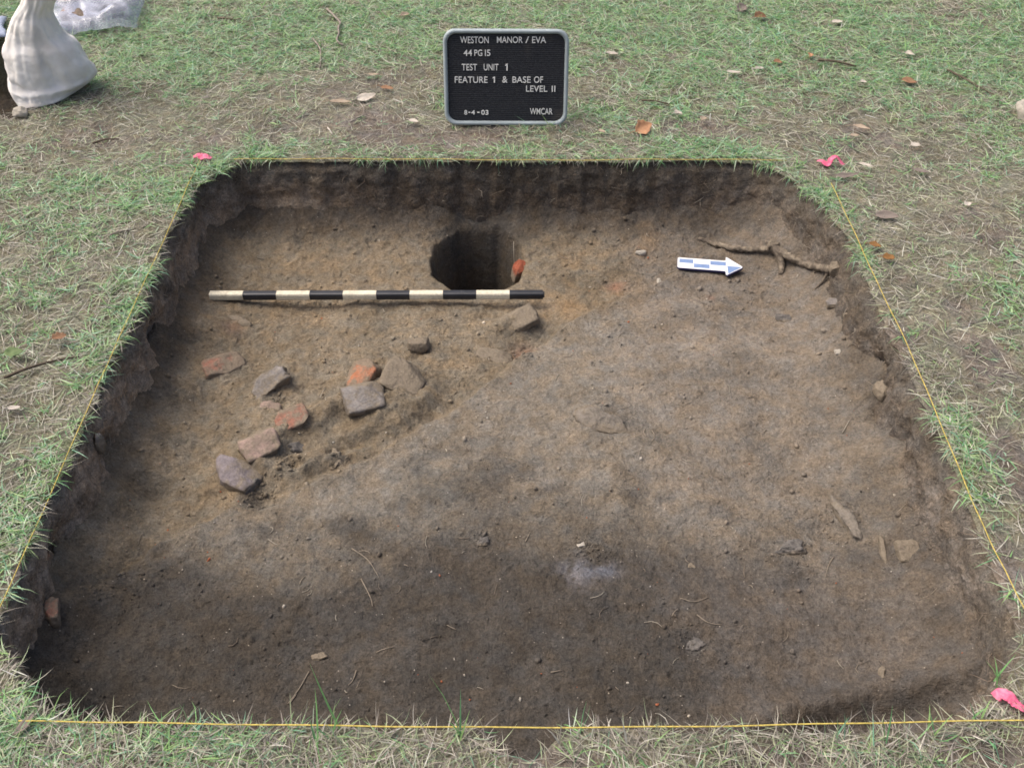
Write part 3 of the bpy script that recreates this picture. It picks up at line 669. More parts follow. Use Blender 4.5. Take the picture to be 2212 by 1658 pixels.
# front strip: taller, standing blades close to the camera
def stand(px, py, hgt, lean, colr, bendd=25, w=0.0035):
    p = P(px, py); n = len(hgt)
    b = np.tile(p, (n, 1)); b[:, 0] += rng.normal(0, 0.006, n); b[:, 1] += rng.normal(0, 0.006, n); b[:, 2] = 0
    V, Q, T, cc = blades(b, np.array(lean), np.radians(rng.uniform(66, 86, n)), np.array(hgt), np.full(n, w), np.radians(rng.uniform(5, bendd, n)), rng.normal(0, 0.2, n), pick(colr, n, 0.08))
    gj.add(V, Q, T, cc)
stand(722, 1592, [0.150, 0.06, 0.05], [2.4, 1.0, 3.0], GREENS[:2], 60)
stand(692, 1600, [0.115, 0.05], [1.4, 2.0], GREENS[:2])
stand(995, 1598, [0.140, 0.095, 0.07, 0.05], [2.2, 1.5, 0.9, 2.6], GREENS[:3], 50)
stand(1815, 1600, [0.07, 0.06, 0.05], [2.4, 0.6, 1.6], GREENS[2:5], 60)
stand(1905, 1598, [0.085, 0.06], [1.5, 2.4], GREENS[:3]); stand(2010, 1590, [0.06, 0.05, 0.05], [0.5, 2.2, 1.5], GREENS[:3], 60)
stand(2160, 1480, [0.07, 0.06, 0.07, 0.05], [2.6, 1.8, 0.6, 3.2], GREENS[:3], 70); stand(2110, 1560, [0.05, 0.06, 0.04], [1.0, 2.5, 0.2], GREENS[:3], 70)
stand(1200, 1612, [0.05, 0.05], [1.2, 2.6], STRAWS[:3], 60); stand(1350, 1600, [0.06, 0.04], [1.9, 0.8], STRAWS[:3], 60); stand(2135, 1140, [0.07, 0.06, 0.05], [2.9, 0.2, 3.4], GREENS[2:5], 90)
# long blades of the front strip lying every way
n = 9000
x = rng.uniform(-1.15, 1.15, n); y = rng.uniform(-1.22, -0.97, n); k = inset(x, y) < 0.0
x, y = x[k], y[k]; g = green(x, y); k = rng.random(len(x)) < (0.15 + 0.85 * np.clip(1.1 - bare(x, y), 0, 1)); x, y, g = x[k], y[k], g[k]; n = len(x)
c = pick(STRAWS * np.array([0.92, 0.90, 0.92]), n, 0.2); isg = rng.random(n) < 0.12 + 0.5 * g; c[isg] = pick(GREENS, isg.sum())  # straw colour toned down for the shade on the near strip
V, Q, T, cc = blades(np.stack([x, y, zground(x, y)], -1), rng.uniform(0, 2 * PI, n), np.radians(rng.uniform(5, 65, n)), rng.uniform(0.025, 0.070, n), rng.uniform(0.0010, 0.0022, n), np.radians(rng.uniform(10, 95, n)), rng.normal(0, 0.5, n), c)
gj.add(V, Q, T, cc)
kind(gj.build('grass', M_BLADE), 'stuff', 'patchy green lawn grass growing round the excavated square')
kind(dj.build('dry_grass', M_BLADE), 'stuff', 'straw coloured dead grass lying flat between the green tufts')

# ------------------------------------------------------------------ loose soil on the pit floor, rootlets in the walls
def ico():
    bm = bmesh.new(); bmesh.ops.create_icosphere(bm, subdivisions=1, radius=1.0)
    v = np.array([q_.co[:] for q_ in bm.verts]); f = np.array([[w.index for w in p.verts] for p in bm.faces]); bm.free(); return v, f
IV, IF = ico()
def crumbs(x, y, r, col, dest, zz=None):
    for a, b, rr, c, z0 in zip(x, y, r, col, zfloor(x, y, True) if zz is None else zz):
        s = rr * rng.uniform(0.6, 1.25, 3) * np.array([1, 1, 0.75]); R = np.array(Euler(rng.uniform(0, 6.28, 3)).to_matrix())
        v = ((IV * (1 + rng.normal(0, 0.14, (len(IV), 1)))) * s) @ R.T + np.array([a, b, z0 + 0.25 * rr])
        dest.add(v, None, IF, c)
cj = Join()
n = 5200
x = rng.uniform(-0.95, 0.95, n); y = rng.uniform(-0.95, 0.92, n); k = (inset(x, y) > 0.05) & (np.hypot(x - HOLE[0], y - HOLE[1]) > 0.17); k &= (np.abs(x - HOLE[0]) > 0.17) | (y < 0.55); k &= rng.random(n) < (0.35 + 0.65 * sstep(-0.3, 0.4, fbm(x * 5, y * 5, o=3, seed=120)))
x, y = x[k], y[k]; n = len(x)
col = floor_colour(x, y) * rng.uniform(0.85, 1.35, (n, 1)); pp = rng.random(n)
col[pp < 0.07] = np.array([0.42, 0.38, 0.32]); col[(pp > 0.07) & (pp < 0.10)] = np.array([0.30, 0.11, 0.06]); col[pp > 0.988] = np.array([0.05, 0.045, 0.04])
r = np.clip(rng.lognormal(-6.35, 0.45, n), 0.0009, 0.0062)
crumbs(x, y, r, col, cj)
for (px, py, cnt, sp, big) in [(1270, 1180, 70, 0.022, 0.0038), (1330, 1200, 40, 0.02, 0.003), (1400, 1300, 40, 0.03, 0.003), (1480, 1370, 60, 0.025, 0.0035), (1700, 1185, 45, 0.03, 0.004), (1330, 600, 60, 0.05, 0.004), (1120, 745, 60, 0.03, 0.004),
                               (600, 845, 50, 0.02, 0.004), (620, 1000, 60, 0.025, 0.004), (740, 1000, 40, 0.02, 0.004), (560, 1060, 60, 0.025, 0.004), (1650, 925, 40, 0.02, 0.003), (1620, 640, 60, 0.05, 0.004), (1840, 770, 50, 0.04, 0.004), (250, 1260, 60, 0.05, 0.004), (1790, 1120, 50, 0.04, 0.004), (1045, 1170, 30, 0.012, 0.004), (1000, 760, 40, 0.04, 0.003)]:
    p = P(px, py, ZF); x = p[0] + rng.normal(0, sp, cnt); y = p[1] + rng.normal(0, sp, cnt)
    crumbs(x, y, np.clip(rng.lognormal(math.log(big * 0.7), 0.4, cnt), 0.001, 0.008), floor_colour(x, y) * rng.uniform(0.7, 1.35, (cnt, 1)), cj)
n = 520
x = rng.uniform(-0.95, 0.95, n); y = rng.uniform(-0.95, 0.92, n); k = (inset(x, y) > 0.04) & (np.hypot(x - HOLE[0], y - HOLE[1]) > 0.17) & (rng.random(n) < 0.3 + 0.7 * sstep(0, 0.1, 0.15 - inset(x, y)) + 0.3 * (feature(x, y) > 0)); x, y = x[k], y[k]
crumbs(x, y, rng.uniform(0.003, 0.0085, len(x)), floor_colour(x, y) * rng.uniform(0.95, 1.35, (len(x), 1)), cj)
kind(cj.build('soil_crumbs', soil_material('crumb_soil', 0.5, 0.5), smooth=True), 'stuff', 'loose crumbs of soil and grit on the pit floor')
rj = Join()
for q_ in range(420):
    ti = rng.integers(0, NC); k = int(np.clip(rng.normal(16, 11), 3, 44)); p = np.array([wx[k, ti], wy[k, ti], wz[k, ti]])
    L = rng.uniform(0.012, 0.05); inn = np.array([-nx[ti], -ny[ti], 0]); tg = np.array([-ny[ti], nx[ti], 0])
    d1 = inn * 0.35 + tg * rng.normal(0, 0.8) + np.array([0, 0, rng.normal(-0.6, 0.5)]); d1 /= np.linalg.norm(d1)
    pts = [p - inn * 0.004 + d1 * L * t + (tg * rng.normal(0, 0.006) + inn * rng.normal(0.003, 0.003)) * (t > 0) for t in (0, 0.33, 0.66, 1)]
    v, Q, T = tube(pts, np.array([1.0, 0.9, 0.7, 0.4]) * rng.uniform(0.0006, 0.0014), 4)
    rj.add(v, Q, T, pick(np.array([[0.24, 0.19, 0.14], [0.16, 0.12, 0.09], [0.33, 0.29, 0.23]]), 1)[0])
for q_ in range(150):
    x, y = rng.uniform(-0.9, 0.9), rng.uniform(-0.9, 0.9)
    if inset(np.array([x]), np.array([y]))[0] < 0.06 or math.hypot(x - HOLE[0], y - HOLE[1]) < 0.17: continue
    a = rng.uniform(0, 6.28); L = rng.uniform(0.008, 0.04); cur = rng.normal(0, 0.6)
    pts = []; 
    for t in (0, .33, .66, 1):
        xx = x + L * t * math.cos(a + cur * t); yy = y + L * t * math.sin(a + cur * t); pts.append([xx, yy, zf1(xx, yy) + 0.0016])
    v, Q, T = tube(pts, rng.uniform(0.0006, 0.0013), 4)
    rj.add(v, Q, T, pick(np.array([[0.30, 0.25, 0.19], [0.20, 0.16, 0.12], [0.40, 0.36, 0.29]]), 1)[0])
for pts in ([(1200, 1270), (1225, 1235), (1250, 1232)],):
    pass
for path in ([(760, 1185), (795, 1210), (820, 1250)], [(780, 1250), (800, 1290), (805, 1310)], [(880, 2030 * .7154), (640, 1500), (625, 1520)][1:], [(668, 1450), (645, 1490), (622, 1520)], [(770, 1448), (762, 1470), (752, 1480)],
             [(1800, 1204), (1790, 1220), (1782, 1247)], [(1505, 1328), (1530, 1345), (1560, 1350)], [(985, 1360), (965, 1350)], [(1190, 1452), (1215, 1448)], [(1135, 1170), (1145, 1150)], [(1530, 1290), (1500, 1300), (1470, 1292)]):
    pts = smooth_path([PF(a, b) + np.array([0, 0, 0.002]) for a, b in path], 4)
    v, Q, T = tube(pts, np.linspace(0.0014, 0.0007, len(pts)), 5); rj.add(v, Q, T, (0.30, 0.25, 0.19))
kind(rj.build('rootlets', M_BLADE), 'stuff', 'fine rootlets sticking out of the pit walls and floor')

# ------------------------------------------------------------------ boundary twine
def twine(name, pts, label, rr=0.0011):
    pts = smooth_path(pts, 8); pts[:, 2] += 0.0012 * np.sin(np.arange(len(pts)) * 0.9)
    v, Q, T = tube(pts, rr, 6)
    return tag(new_mesh(name, v, [Q, T], M_STRING), label, 'string', 'twine marking the edges of the excavation')
def SP(px, py, z): return P(px, py, z)
twine('boundary_string', [SP(40, 1556, .016), SP(300, 1560, .018), SP(700, 1566, .018), SP(1100, 1570, .017), SP(1500, 1568, .018), SP(1900, 1560, .018), SP(2260, 1553, .016)], 'yellow twine stretched across the near edge of the pit', 0.0014)
twine('boundary_string', [SP(505, 343.5, .012), SP(700, 343, .013), SP(950, 344, .010), SP(1200, 346, .010), SP(1450, 344, .012), SP(1700, 346, .012)], 'yellow twine along the far edge of the pit below the letter board')
twine('boundary_string', [SP(433, 345, .012), SP(408, 395, .010), SP(372, 478, .009), SP(300, 635, .010), SP(240, 768, .008), SP(190, 880, .010), SP(92, 1105, .008), SP(0, 1310, .010), SP(-60, 1445, .015)], 'yellow twine down the side of the pit nearest the sack')
twine('boundary_string', [SP(1795, 395, .010), SP(1845, 500, .014), SP(1895, 610, .016), SP(1960, 745, .014), SP(2028, 905, .015), SP(2100, 1080, .013), SP(2150, 1190, .015), SP(2212, 1312, .015), SP(2260, 1415, .015)], 'yellow twine down the side of the pit nearest the tree root')

# ------------------------------------------------------------------ scale rod
ROD_A = PF(454, 640); zr = -0.195
pa, pb = P(454, 638, zr), P(1172.5, 636, zr)
ax = Vector(pb - pa); RL = ax.length
rod = thing('scale_rod', 'cream and black banded scale rod lying in front of the posthole', 'scale bar', tuple(pa), (0, -math.atan2(ax.z, math.hypot(ax.x, ax.y)), math.atan2(ax.y, ax.x)))
for s in range(10):
    bm = bmesh.new(); bmesh.ops.create_cube(bm, size=1)
    hw = 0.0118
    bmesh.ops.scale(bm, vec=(RL / 10 - 0.0004, hw * 2, hw * 2), verts=bm.verts)
    bmesh.ops.bevel(bm, geom=[e for e in bm.edges if abs(e.verts[0].co.x - e.verts[1].co.x) > 0.01], offset=0.006, segments=2, affect='EDGES', profile=0.5)
    bmesh.ops.translate(bm, vec=((s + 0.5) * RL / 10, 0, 0), verts=bm.verts)
    bm_obj('cream_band' if s % 2 == 0 else 'black_band', bm, M_RODWHITE if s % 2 == 0 else M_RODBLACK, rod)
bm = bmesh.new(); bmesh.ops.create_cone(bm, cap_ends=True, segments=8, radius1=0.0105, radius2=0.009, depth=0.005)
bmesh.ops.rotate(bm, matrix=Matrix.Rotation(PI / 2, 3, 'Y'), verts=bm.verts); bmesh.ops.translate(bm, vec=(RL + 0.0025, 0, 0), verts=bm.verts)
bm_obj('end_cap', bm, M_RODEND, rod)

# ------------------------------------------------------------------ north arrow
zA = zf1(*PF(1530, 572)[:2]) + 0.014
o_ = P(1463, 567, zA); tip = P(1607, 578, zA)
ang = math.atan2(tip[1] - o_[1], tip[0] - o_[0]); AL = float(np.linalg.norm((tip - o_)[:2]))
na = thing('north_arrow', 'white north arrow with blue chequers lying below the tree root', 'arrow sign', tuple(o_), (math.radians(6), 0, ang))
tq = P(1462, 556.5, zA); tb = P(1463, 577.5, zA); SW = float(np.linalg.norm((tq - tb)[:2])) / 2 * 0.95
hq = P(1565, 555, zA); hb = P(1573, 592, zA); HW = float(np.linalg.norm((hq - hb)[:2])) / 2
BX = AL * 0.735
outl = [(0, -SW), (BX, -SW), (BX, -HW), (AL, 0), (BX, HW), (BX, SW), (0, SW)]
def slab(outline, z0, z1, bev=0.0):
    bm = bmesh.new(); vb = [bm.verts.new((a, b, z0)) for a, b in outline]; f = bm.faces.new(vb)
    r_ = bmesh.ops.extrude_face_region(bm, geom=[f]); bmesh.ops.translate(bm, vec=(0, 0, z1 - z0), verts=[g_ for g_ in r_['geom'] if isinstance(g_, bmesh.types.BMVert)])
    bmesh.ops.recalc_face_normals(bm, faces=bm.faces)
    if bev: bmesh.ops.bevel(bm, geom=[e for e in bm.edges if abs(e.verts[0].co.z - e.verts[1].co.z) > (z1 - z0) * 0.5], offset=bev, segments=3, affect='EDGES')
    return bm
bm_obj('plate', slab(outl, -0.006, 0.0, 0.004), M_ARROWEDGE, na)
ins_ = 0.0016
bm_obj('white_face', slab([(a * 0.985 + 0.001, b * 0.95) for a, b in outl], 0.0004, 0.0012, 0.003), M_ARROWWHITE, na)
q3 = BX / 3
for s in range(3):
    y0, y1 = (0.0, SW * 0.72) if s != 1 else (-SW * 0.72, 0.0)
    bm_obj('blue_square', slab([(s * q3 + (0.006 if s == 0 else 0.001), y0), ((s + 1) * q3 - 0.001, y0), ((s + 1) * q3 - 0.001, y1), (s * q3 + (0.006 if s == 0 else 0.001), y1)], 0.0014, 0.0018), M_ARROWBLUE, na)
bm_obj('blue_point', slab([(BX + 0.003, 0), (BX + 0.006, -HW * 0.78), (AL * 0.965, -0.001), (AL * 0.965, 0)], 0.0014, 0.0018), M_ARROWBLUE, na)

# ------------------------------------------------------------------ letter board
BW, BH, LEAN = 0.411, 0.309, math.radians(14)
bp = P(1093, 270, 0.004)
lb = thing('letter_board', 'black felt letter board in grey rounded frame standing behind the pit', 'letter board', tuple(bp), (-LEAN, 0, math.radians(-0.6)))
def rrect(w, h, r, n=10):
    pts = []
    for cx_, cy_, a0 in ((w / 2 - r, h / 2 - r, 0), (-w / 2 + r, h / 2 - r, PI / 2), (-w / 2 + r, -h / 2 + r, PI), (w / 2 - r, -h / 2 + r, 1.5 * PI)):
        for s in range(n + 1):
            a = a0 + s / n * PI / 2; pts.append((cx_ + r * math.cos(a), cy_ + r * math.sin(a)))
    return np.array(pts)
FWD = 0.0135
prof = [(0.0, 0.010), (0.0, -0.004), (0.003, -0.0085), (0.0075, -0.0095), (0.0115, -0.0065), (FWD, -0.002), (FWD, 0.010)]
rings = []
for d_, yy in prof:
    r_ = rrect(BW - 2 * d_, BH - 2 * d_, 0.040 - d_ * 0.75); rings.append(np.stack([r_[:, 0], np.full(len(r_), yy), r_[:, 1] + BH / 2], -1))
m_ = len(rings[0]); V = np.vstack(rings); FQ = []
for a in range(len(rings)):
    b = (a + 1) % len(rings)
    for s in range(m_):
        FQ.append([a * m_ + s, a * m_ + (s + 1) % m_, b * m_ + (s + 1) % m_, b * m_ + s])
new_mesh('frame', V, [np.array(FQ)], M_FRAME, None, True, lb)
# grooved felt panel
iw, ih = BW - 2 * FWD + 0.004, BH - 2 * FWD + 0.004
ng = 46; zz = []
bm = bmesh.new()
rr_ = 0.029
prev = None
for g_ in range(ng * 4 + 1):
    z_ = -ih / 2 + ih * g_ / (ng * 4)
    over = max(0, abs(z_) - (ih / 2 - rr_)); half = iw / 2 - (rr_ - math.sqrt(max(0, rr_ * rr_ - over * over)))
    yy = 0.0005 if g_ % 4 in (1, 2, 3) else 0.0022
    a = bm.verts.new((-half, yy, z_ + BH / 2)); b = bm.verts.new((half, yy, z_ + BH / 2))
    if prev: bm.faces.new((prev[0], prev[1], b, a))
    prev = (a, b)
bm_obj('felt_panel', bm, M_FELT, lb)
bk = bm_obj('backing', slab([(a, b) for a, b in rrect(BW - 0.006, BH - 0.006, 0.038)], 0.0, 0.002), M_FRAME, lb)
bk.rotation_euler = (PI / 2, 0, 0); bk.location = (0, 0.0085, BH / 2)
ln = bmesh.new(); bmesh.ops.create_cube(ln, size=1); bmesh.ops.scale(ln, vec=(0.03, 0.005, 0.26), verts=ln.verts)
leg = bm_obj('prop_leg', ln, M_FRAME, lb); leg.rotation_euler = (math.radians(32), 0, 0); leg.location = (0, 0.075, 0.125)
def word(txt, x0, x1, y0, y1, bold=0.003):
    cu = bpy.data.curves.new('w', 'FONT'); cu.body = txt; cu.size = 1; cu.extrude = 0.05; cu.offset = bold; cu.resolution_u = 4
    o = bpy.data.objects.new('w', cu); C.objects.link(o); dg = bpy.context.evaluated_depsgraph_get(); dg.update()
    me = bpy.data.meshes.new_from_object(o.evaluated_get(dg)); bpy.data.objects.remove(o)
    if txt == '1':
        b1 = slab([(0.50, 0.0), (0.88, 0.0), (0.88, 1.0), (0.55, 1.0), (0.10, 0.78), (0.10, 0.66), (0.50, 0.80)], 0, 0.1); b1.to_mesh(me); b1.free()
    n = len(me.vertices); co = np.zeros(n * 3, np.float32); me.vertices.foreach_get('co', co); co = co.reshape(-1, 3)
    lo, hi = co.min(0), co.max(0)
    u = (co[:, 0] - lo[0]) / (hi[0] - lo[0]); v = (co[:, 1] - lo[1]) / (hi[1] - lo[1]); w_ = (co[:, 2] - lo[2]) / (hi[2] - lo[2])
    zx = x0 + (x1 - x0) * u; zy = y1 + (y0 - y1) * v
    ty_ = np.clip((zy - 165) / 1155, 0, 1)
    bxp = ((zx - (356 + 14 * ty_)) / (1509 - 22 * ty_) - 0.5) * BW; bzp = (1 - (ty_ * (1 - 0.030) + 0.030 * ty_ ** 2)) * BH
    out = np.stack([bxp, 0.0002 - 0.0022 * w_, bzp], -1).astype(np.float32)
    me.vertices.foreach_set('co', out.ravel()); me.update(); me.materials.clear(); me.materials.append(M_LETTER); me.name = 'lettering'
    ob = bpy.data.objects.new('lettering', me); C.objects.link(ob); ob.parent = lb
    me.flip_normals()
for a in [('WESTON', 565, 905, 255, 335), ('MANOR', 1003, 1310, 253, 330), ('/', 1342, 1386, 252, 330), ('EVA', 1422, 1588, 252, 330),
          ('44', 605, 705, 412, 487), ('PG', 733, 828, 412, 487), ('I5', 860, 925, 412, 487),
          ('TEST', 580, 765, 583, 662), ('UNIT', 845, 1022, 583, 660), ('1', 1100, 1132, 580, 662),
          ('FEATURE', 495, 890, 735, 812), ('1', 950, 980, 735, 808), ('&', 1068, 1130, 730, 808), ('BASE', 1190, 1410, 732, 808), ('OF', 1450, 1558, 730, 808),
          ('LEVEL', 1355, 1612, 842, 915), ('II', 1665, 1708, 842, 915), ('WMCAR', 1405, 1678, 1115, 1190)]: word(*a)
for a in [('8', 607, 642, 1142, 1197), ('-', 655, 680, 1163, 1174), ('4', 690, 736, 1142, 1195), ('-', 763, 792, 1163, 1174), ('03', 812, 900, 1140, 1197)]: word(*a, bold=0.016)

# ------------------------------------------------------------------ stones and bricks
def chunk(name, dims, mat, seed, rough=0.12, box=0.55, cuts=10, facet=5, smooth=True):
    """a broken lump: a cube rounded a little, trimmed by random flat breaks, then roughened"""
    bm = bmesh.new(); bmesh.ops.create_cube(bm, size=2); bmesh.ops.subdivide_edges(bm, edges=bm.edges, cuts=cuts, use_grid_fill=True)
    v = np.array([q_.co[:] for q_ in bm.verts]); r_ = np.random.default_rng(seed)
    sph = v / np.linalg.norm(v, axis=1)[:, None] * 1.2
    v = v * box + sph * (1 - box)
    for _ in range(facet):
        d = r_.normal(0, 1, 3); d /= np.linalg.norm(d); h = r_.uniform(0.72, 0.98) * (1 if box < 0.7 else 1.15)
        s = v @ d; ov = np.clip(s - h, 0, None); v = v - ov[:, None] * d
    v = v * (1 + rough * fbm(v[:, 0] * 1.6 + seed, v[:, 1] * 1.6, v[:, 2] * 1.6, o=3, seed=seed)[:, None])
    v = v + 0.05 * (0.4 + rough / 0.2) * np.stack([fbm(v[:, 0] * 6 + q_, v[:, 1] * 6, v[:, 2] * 6 + seed, o=2, seed=seed + 9) for q_ in (0, 30, 60)], -1)
    v = v * np.array(dims) / 2
    for q_, c_ in zip(bm.verts, v): q_.co = c_
    return bm_obj(name, bm, mat, smooth=smooth)
def place(o, px, py, rise, rot, label, cat, group=None, onto=None):
    p = PF(px, py) if onto is None else np.array(onto)
    o.location = (p[0], p[1], p[2] + rise * 0.8 - 0.004); o.rotation_euler = tuple(math.radians(a) for a in rot)
    return tag(o, label, cat, group)
GB = 'brick and stone pieces of the feature'
def B(name, px, py, dims, mat, seed, rot, rise, label, cat='brick', rough=0.12, box=0.55, group=GB, **k):
    return place(chunk(name, dims, mat, seed, rough, box, **k), px, py, rise, rot, label, cat, group)
B('brick_fragment', 480, 792, (0.115, 0.08, 0.05), M_RED, 3, (8, 5, 25), 0.000, 'dusty red brick fragment half buried near the side wall below the rod')
B('stone', 580, 838, (0.115, 0.058, 0.055), M_GREY, 4, (10, -8, 42), 0.014, 'rough grey stone lying aslant with a dark hollow beside it', 'stone', 0.3)
B('stone', 585, 884, (0.060, 0.045, 0.035), M_PINK, 5, (0, 8, 10), 0.006, 'small pinkish stone just in front of the slanting grey stone', 'stone', 0.2)
B('brick_fragment', 783, 815, (0.085, 0.11, 0.06), M_ORANGE, 6, (20, 0, -30), 0.012, 'bright orange brick end sticking up behind the biggest grey block', 'brick', 0.14)
B('stone_block', 786, 872, (0.118, 0.095, 0.085), M_GREY, 27, (24, -6, 12), 0.020, 'largest grey angular block of the brick cluster with a stepped face', 'stone', 0.06, 0.75)
B('stone_block', 872, 825, (0.115, 0.105, 0.05), M_DUSTY, 8, (16, 14, -20), 0.012, 'broad soil coated block leaning beside the orange brick end', 'stone', 0.12, 0.7)
B('stone', 862, 873, (0.040, 0.024, 0.02), M_DUSTY, 9, (0, 0, -20), 0.006, 'small tan stone at the foot of the broad soil coated block', 'stone', 0.2)
B('brick_fragment', 704, 900, (0.055, 0.045, 0.035), M_PINK, 10, (10, 0, 30), 0.024, 'small orange pink brick bit between the flat pink brick and grey block', 'brick', 0.15)
B('brick_fragment', 634, 921, (0.088, 0.066, 0.05), M_RED, 41, (14, -6, 25), 0.026, 'flat pinkish red brick piece in the row between grey block and pale block', 'brick', 0.1, 0.75)
B('stone_block', 566, 976, (0.098, 0.088, 0.080), M_PINK, 12, (20, -8, 28), 0.026, 'pale pink block standing proud in the row behind the broken brick', 'brick', 0.08, 0.7)
B('stone', 622, 1000, (0.042, 0.032, 0.04), M_DUSTY, 13, (0, 20, 40), 0.006, 'small brown stone beside the pale pink block', 'stone', 0.3)
B('stone', 644, 968, (0.05, 0.035, 0.03), M_DARKSTONE, 14, (0, 20, 40), 0.0, 'dark crumbly stone below the flat pinkish red brick piece', 'stone', 0.3)
hb_ = B('broken_brick', 512, 1036, (0.122, 0.080, 0.070), M_PURPLE, 15, (12, 6, -26), 0.018, 'purplish grey broken brick with ragged end nearest the camera in its row', 'brick', 0.06, 0.72)
e_ = chunk('broken_end', (0.030, 0.070, 0.056), M_DARKSTONE, 16, 0.35, 0.6, 8); e_.parent = hb_; e_.location = (0.050, -0.004, -0.006); e_['label'] = 'dark ragged broken end'
B('clod', 728, 997, (0.035, 0.055, 0.035), M_DUSTY, 17, (0, 0, 20), 0.006, 'pale upright clod on the lip of the hollow below the grey block', 'clod', 0.35)
B('pebble', 738, 984, (0.022, 0.012, 0.012), M_PALE, 18, (0, 0, 20), 0.022, 'little whitish pebble on top of the pale clod', 'pebble', 0.25)
B('brick_fragment', 772, 929, (0.014, 0.012, 0.012), M_RED, 19, (0, 0, 20), 0.004, 'tiny red brick crumb in the hollow below the grey block', 'brick', 0.2)
B('stone', 905, 750, (0.058, 0.046, 0.045), M_DUSTY, 20, (-6, 0, 0), 0.014, 'rounded brown stone alone in the middle of the golden soil', 'stone', 0.15)
B('stone_slab', 1118, 697, (0.120, 0.072, 0.035), M_DUSTY, 21, (14, -16, 22), 0.010, 'tilted buried slab with its edge showing in front of the posthole', 'stone', 0.1, 0.8)
B('stone_slab', 1065, 778, (0.105, 0.075, 0.03), M_DUSTY, 22, (10, 4, -10), 0.000, 'low flat slab beside the diagonal soil edge', 'stone', 0.1, 0.7)
B('stone', 515, 698, (0.085, 0.05, 0.03), M_DUSTY, 23, (5, 0, -5), -0.001, 'reddish brown lump buried just in front of the cream rod end', 'stone', 0.15)
B('stone_slab', 1303, 906, (0.125, 0.055, 0.040), M_LUMP, 24, (6, 10, -24), -0.010, 'soil covered stone ridge alone in the middle of the grey floor', 'stone', 0.3, 0.25)
B('brick_fragment', 1962, 1190, (0.050, 0.052, 0.022), M_DUSTY, 25, (24, 0, 4), 0.004, 'flat square brownish brick piece set in the floor near the right wall', 'brick', 0.05, 0.9, group=None)
B('stone', 1906, 1190, (0.012, 0.070, 0.022), M_DUSTY, 26, (8, 0, -8), 0.003, 'thin upright brown sliver beside the flat square brick piece', 'stone', 0.2, 0.8, group=None)
B('stone', 1834, 1118, (0.046, 0.130, 0.045), M_LUMP, 28, (0, 10, 16), -0.012, 'long pale soil ridge of stone at the edge of the right hand hollow', 'stone', 0.4, 0.2, group=None)
B('stone', 1690, 690, (0.043, 0.028, 0.022), M_DARKSTONE, 29, (0, 0, -8), 0.006, 'small dark stone on the floor beyond the right wall foot, under the root', 'stone', 0.2, group=None)
B('stone', 1808, 656, (0.062, 0.03, 0.018), M_GREY, 30, (10, 0, -8), 0.006, 'flat grey stone at the foot of the wall below the root end', 'stone', 0.15, group=None)
B('stone', 1836, 680, (0.035, 0.022, 0.02), M_DUSTY, 31, (0, 0, -8), 0.006, 'brown stone just beside the flat grey stone at the wall', 'stone', 0.2, group=None)
B('stone', 1384, 548, (0.034, 0.014, 0.016), M_PALE, 32, (0, 0, 10), 0.008, 'whitish stone chip at the far end of the reddish hollow', 'stone', 0.25, group=None)
B('pebble', 1423, 607, (0.014, 0.022, 0.010), M_PALE, 33, (0, 0, 10), 0.004, 'whitish oval pebble standing alone to the left of the north arrow', 'pebble', 0.2, group=None)
B('pebble', 1810, 760, (0.016, 0.016, 0.010), M_PALE, 34, (0, 0, 10), 0.004, 'round yellowish pebble by the right wall foot', 'pebble', 0.15, group=None)
B('clod', 1705, 1186, (0.060, 0.035, 0.025), M_DARKSTONE, 35, (0, 0, 12), 0.004, 'dark crumbly clod in front of the right hand hollow', 'clod', 0.4, group=None)
B('pebble', 1492, 1222, (0.020, 0.014, 0.012), M_DUSTY, 36, (0, 0, 12), 0.002, 'brown pebble to the right of the blue grey ash patch', 'pebble', 0.25, group=None)
B('pebble', 1255, 1176, (0.018, 0.014, 0.012), M_PALE, 37, (0, 0, 12), 0.003, 'pale pebble among the grit behind the ash patch', 'pebble', 0.25, group=None)
B('stone', 1905, 1455, (0.014, 0.032, 0.012), M_DUSTY, 38, (0, 0, -22), 0.006, 'narrow brown stone on the ridge of the deeper front cut', 'stone', 0.25, group=None)
B('clod', 1042, 1168, (0.026, 0.022, 0.018), M_DARKSTONE, 39, (0, 0, 12), 0.003, 'dark little clod in the middle of the front floor', 'clod', 0.4, group=None)
B('pebble', 1378, 540, (0.014, 0.010, 0.010), M_RED, 44, (0, 0, 0), 0.012, 'tiny red pebble next to the whitish stone chip', 'pebble', 0.25, group=None)
B('clod', 1497, 1392, (0.04, 0.03, 0.02), M_DARKSTONE, 45, (0, 0, 30), 0.0, 'dark crumbly clod in the grit to the right of centre front', 'clod', 0.4, group=None)
B('clod', 690, 1418, (0.028, 0.02, 0.016), M_DUSTY, 46, (0, 0, 30), 0.002, 'brown clod alone on the dark front floor', 'clod', 0.3, group=None)
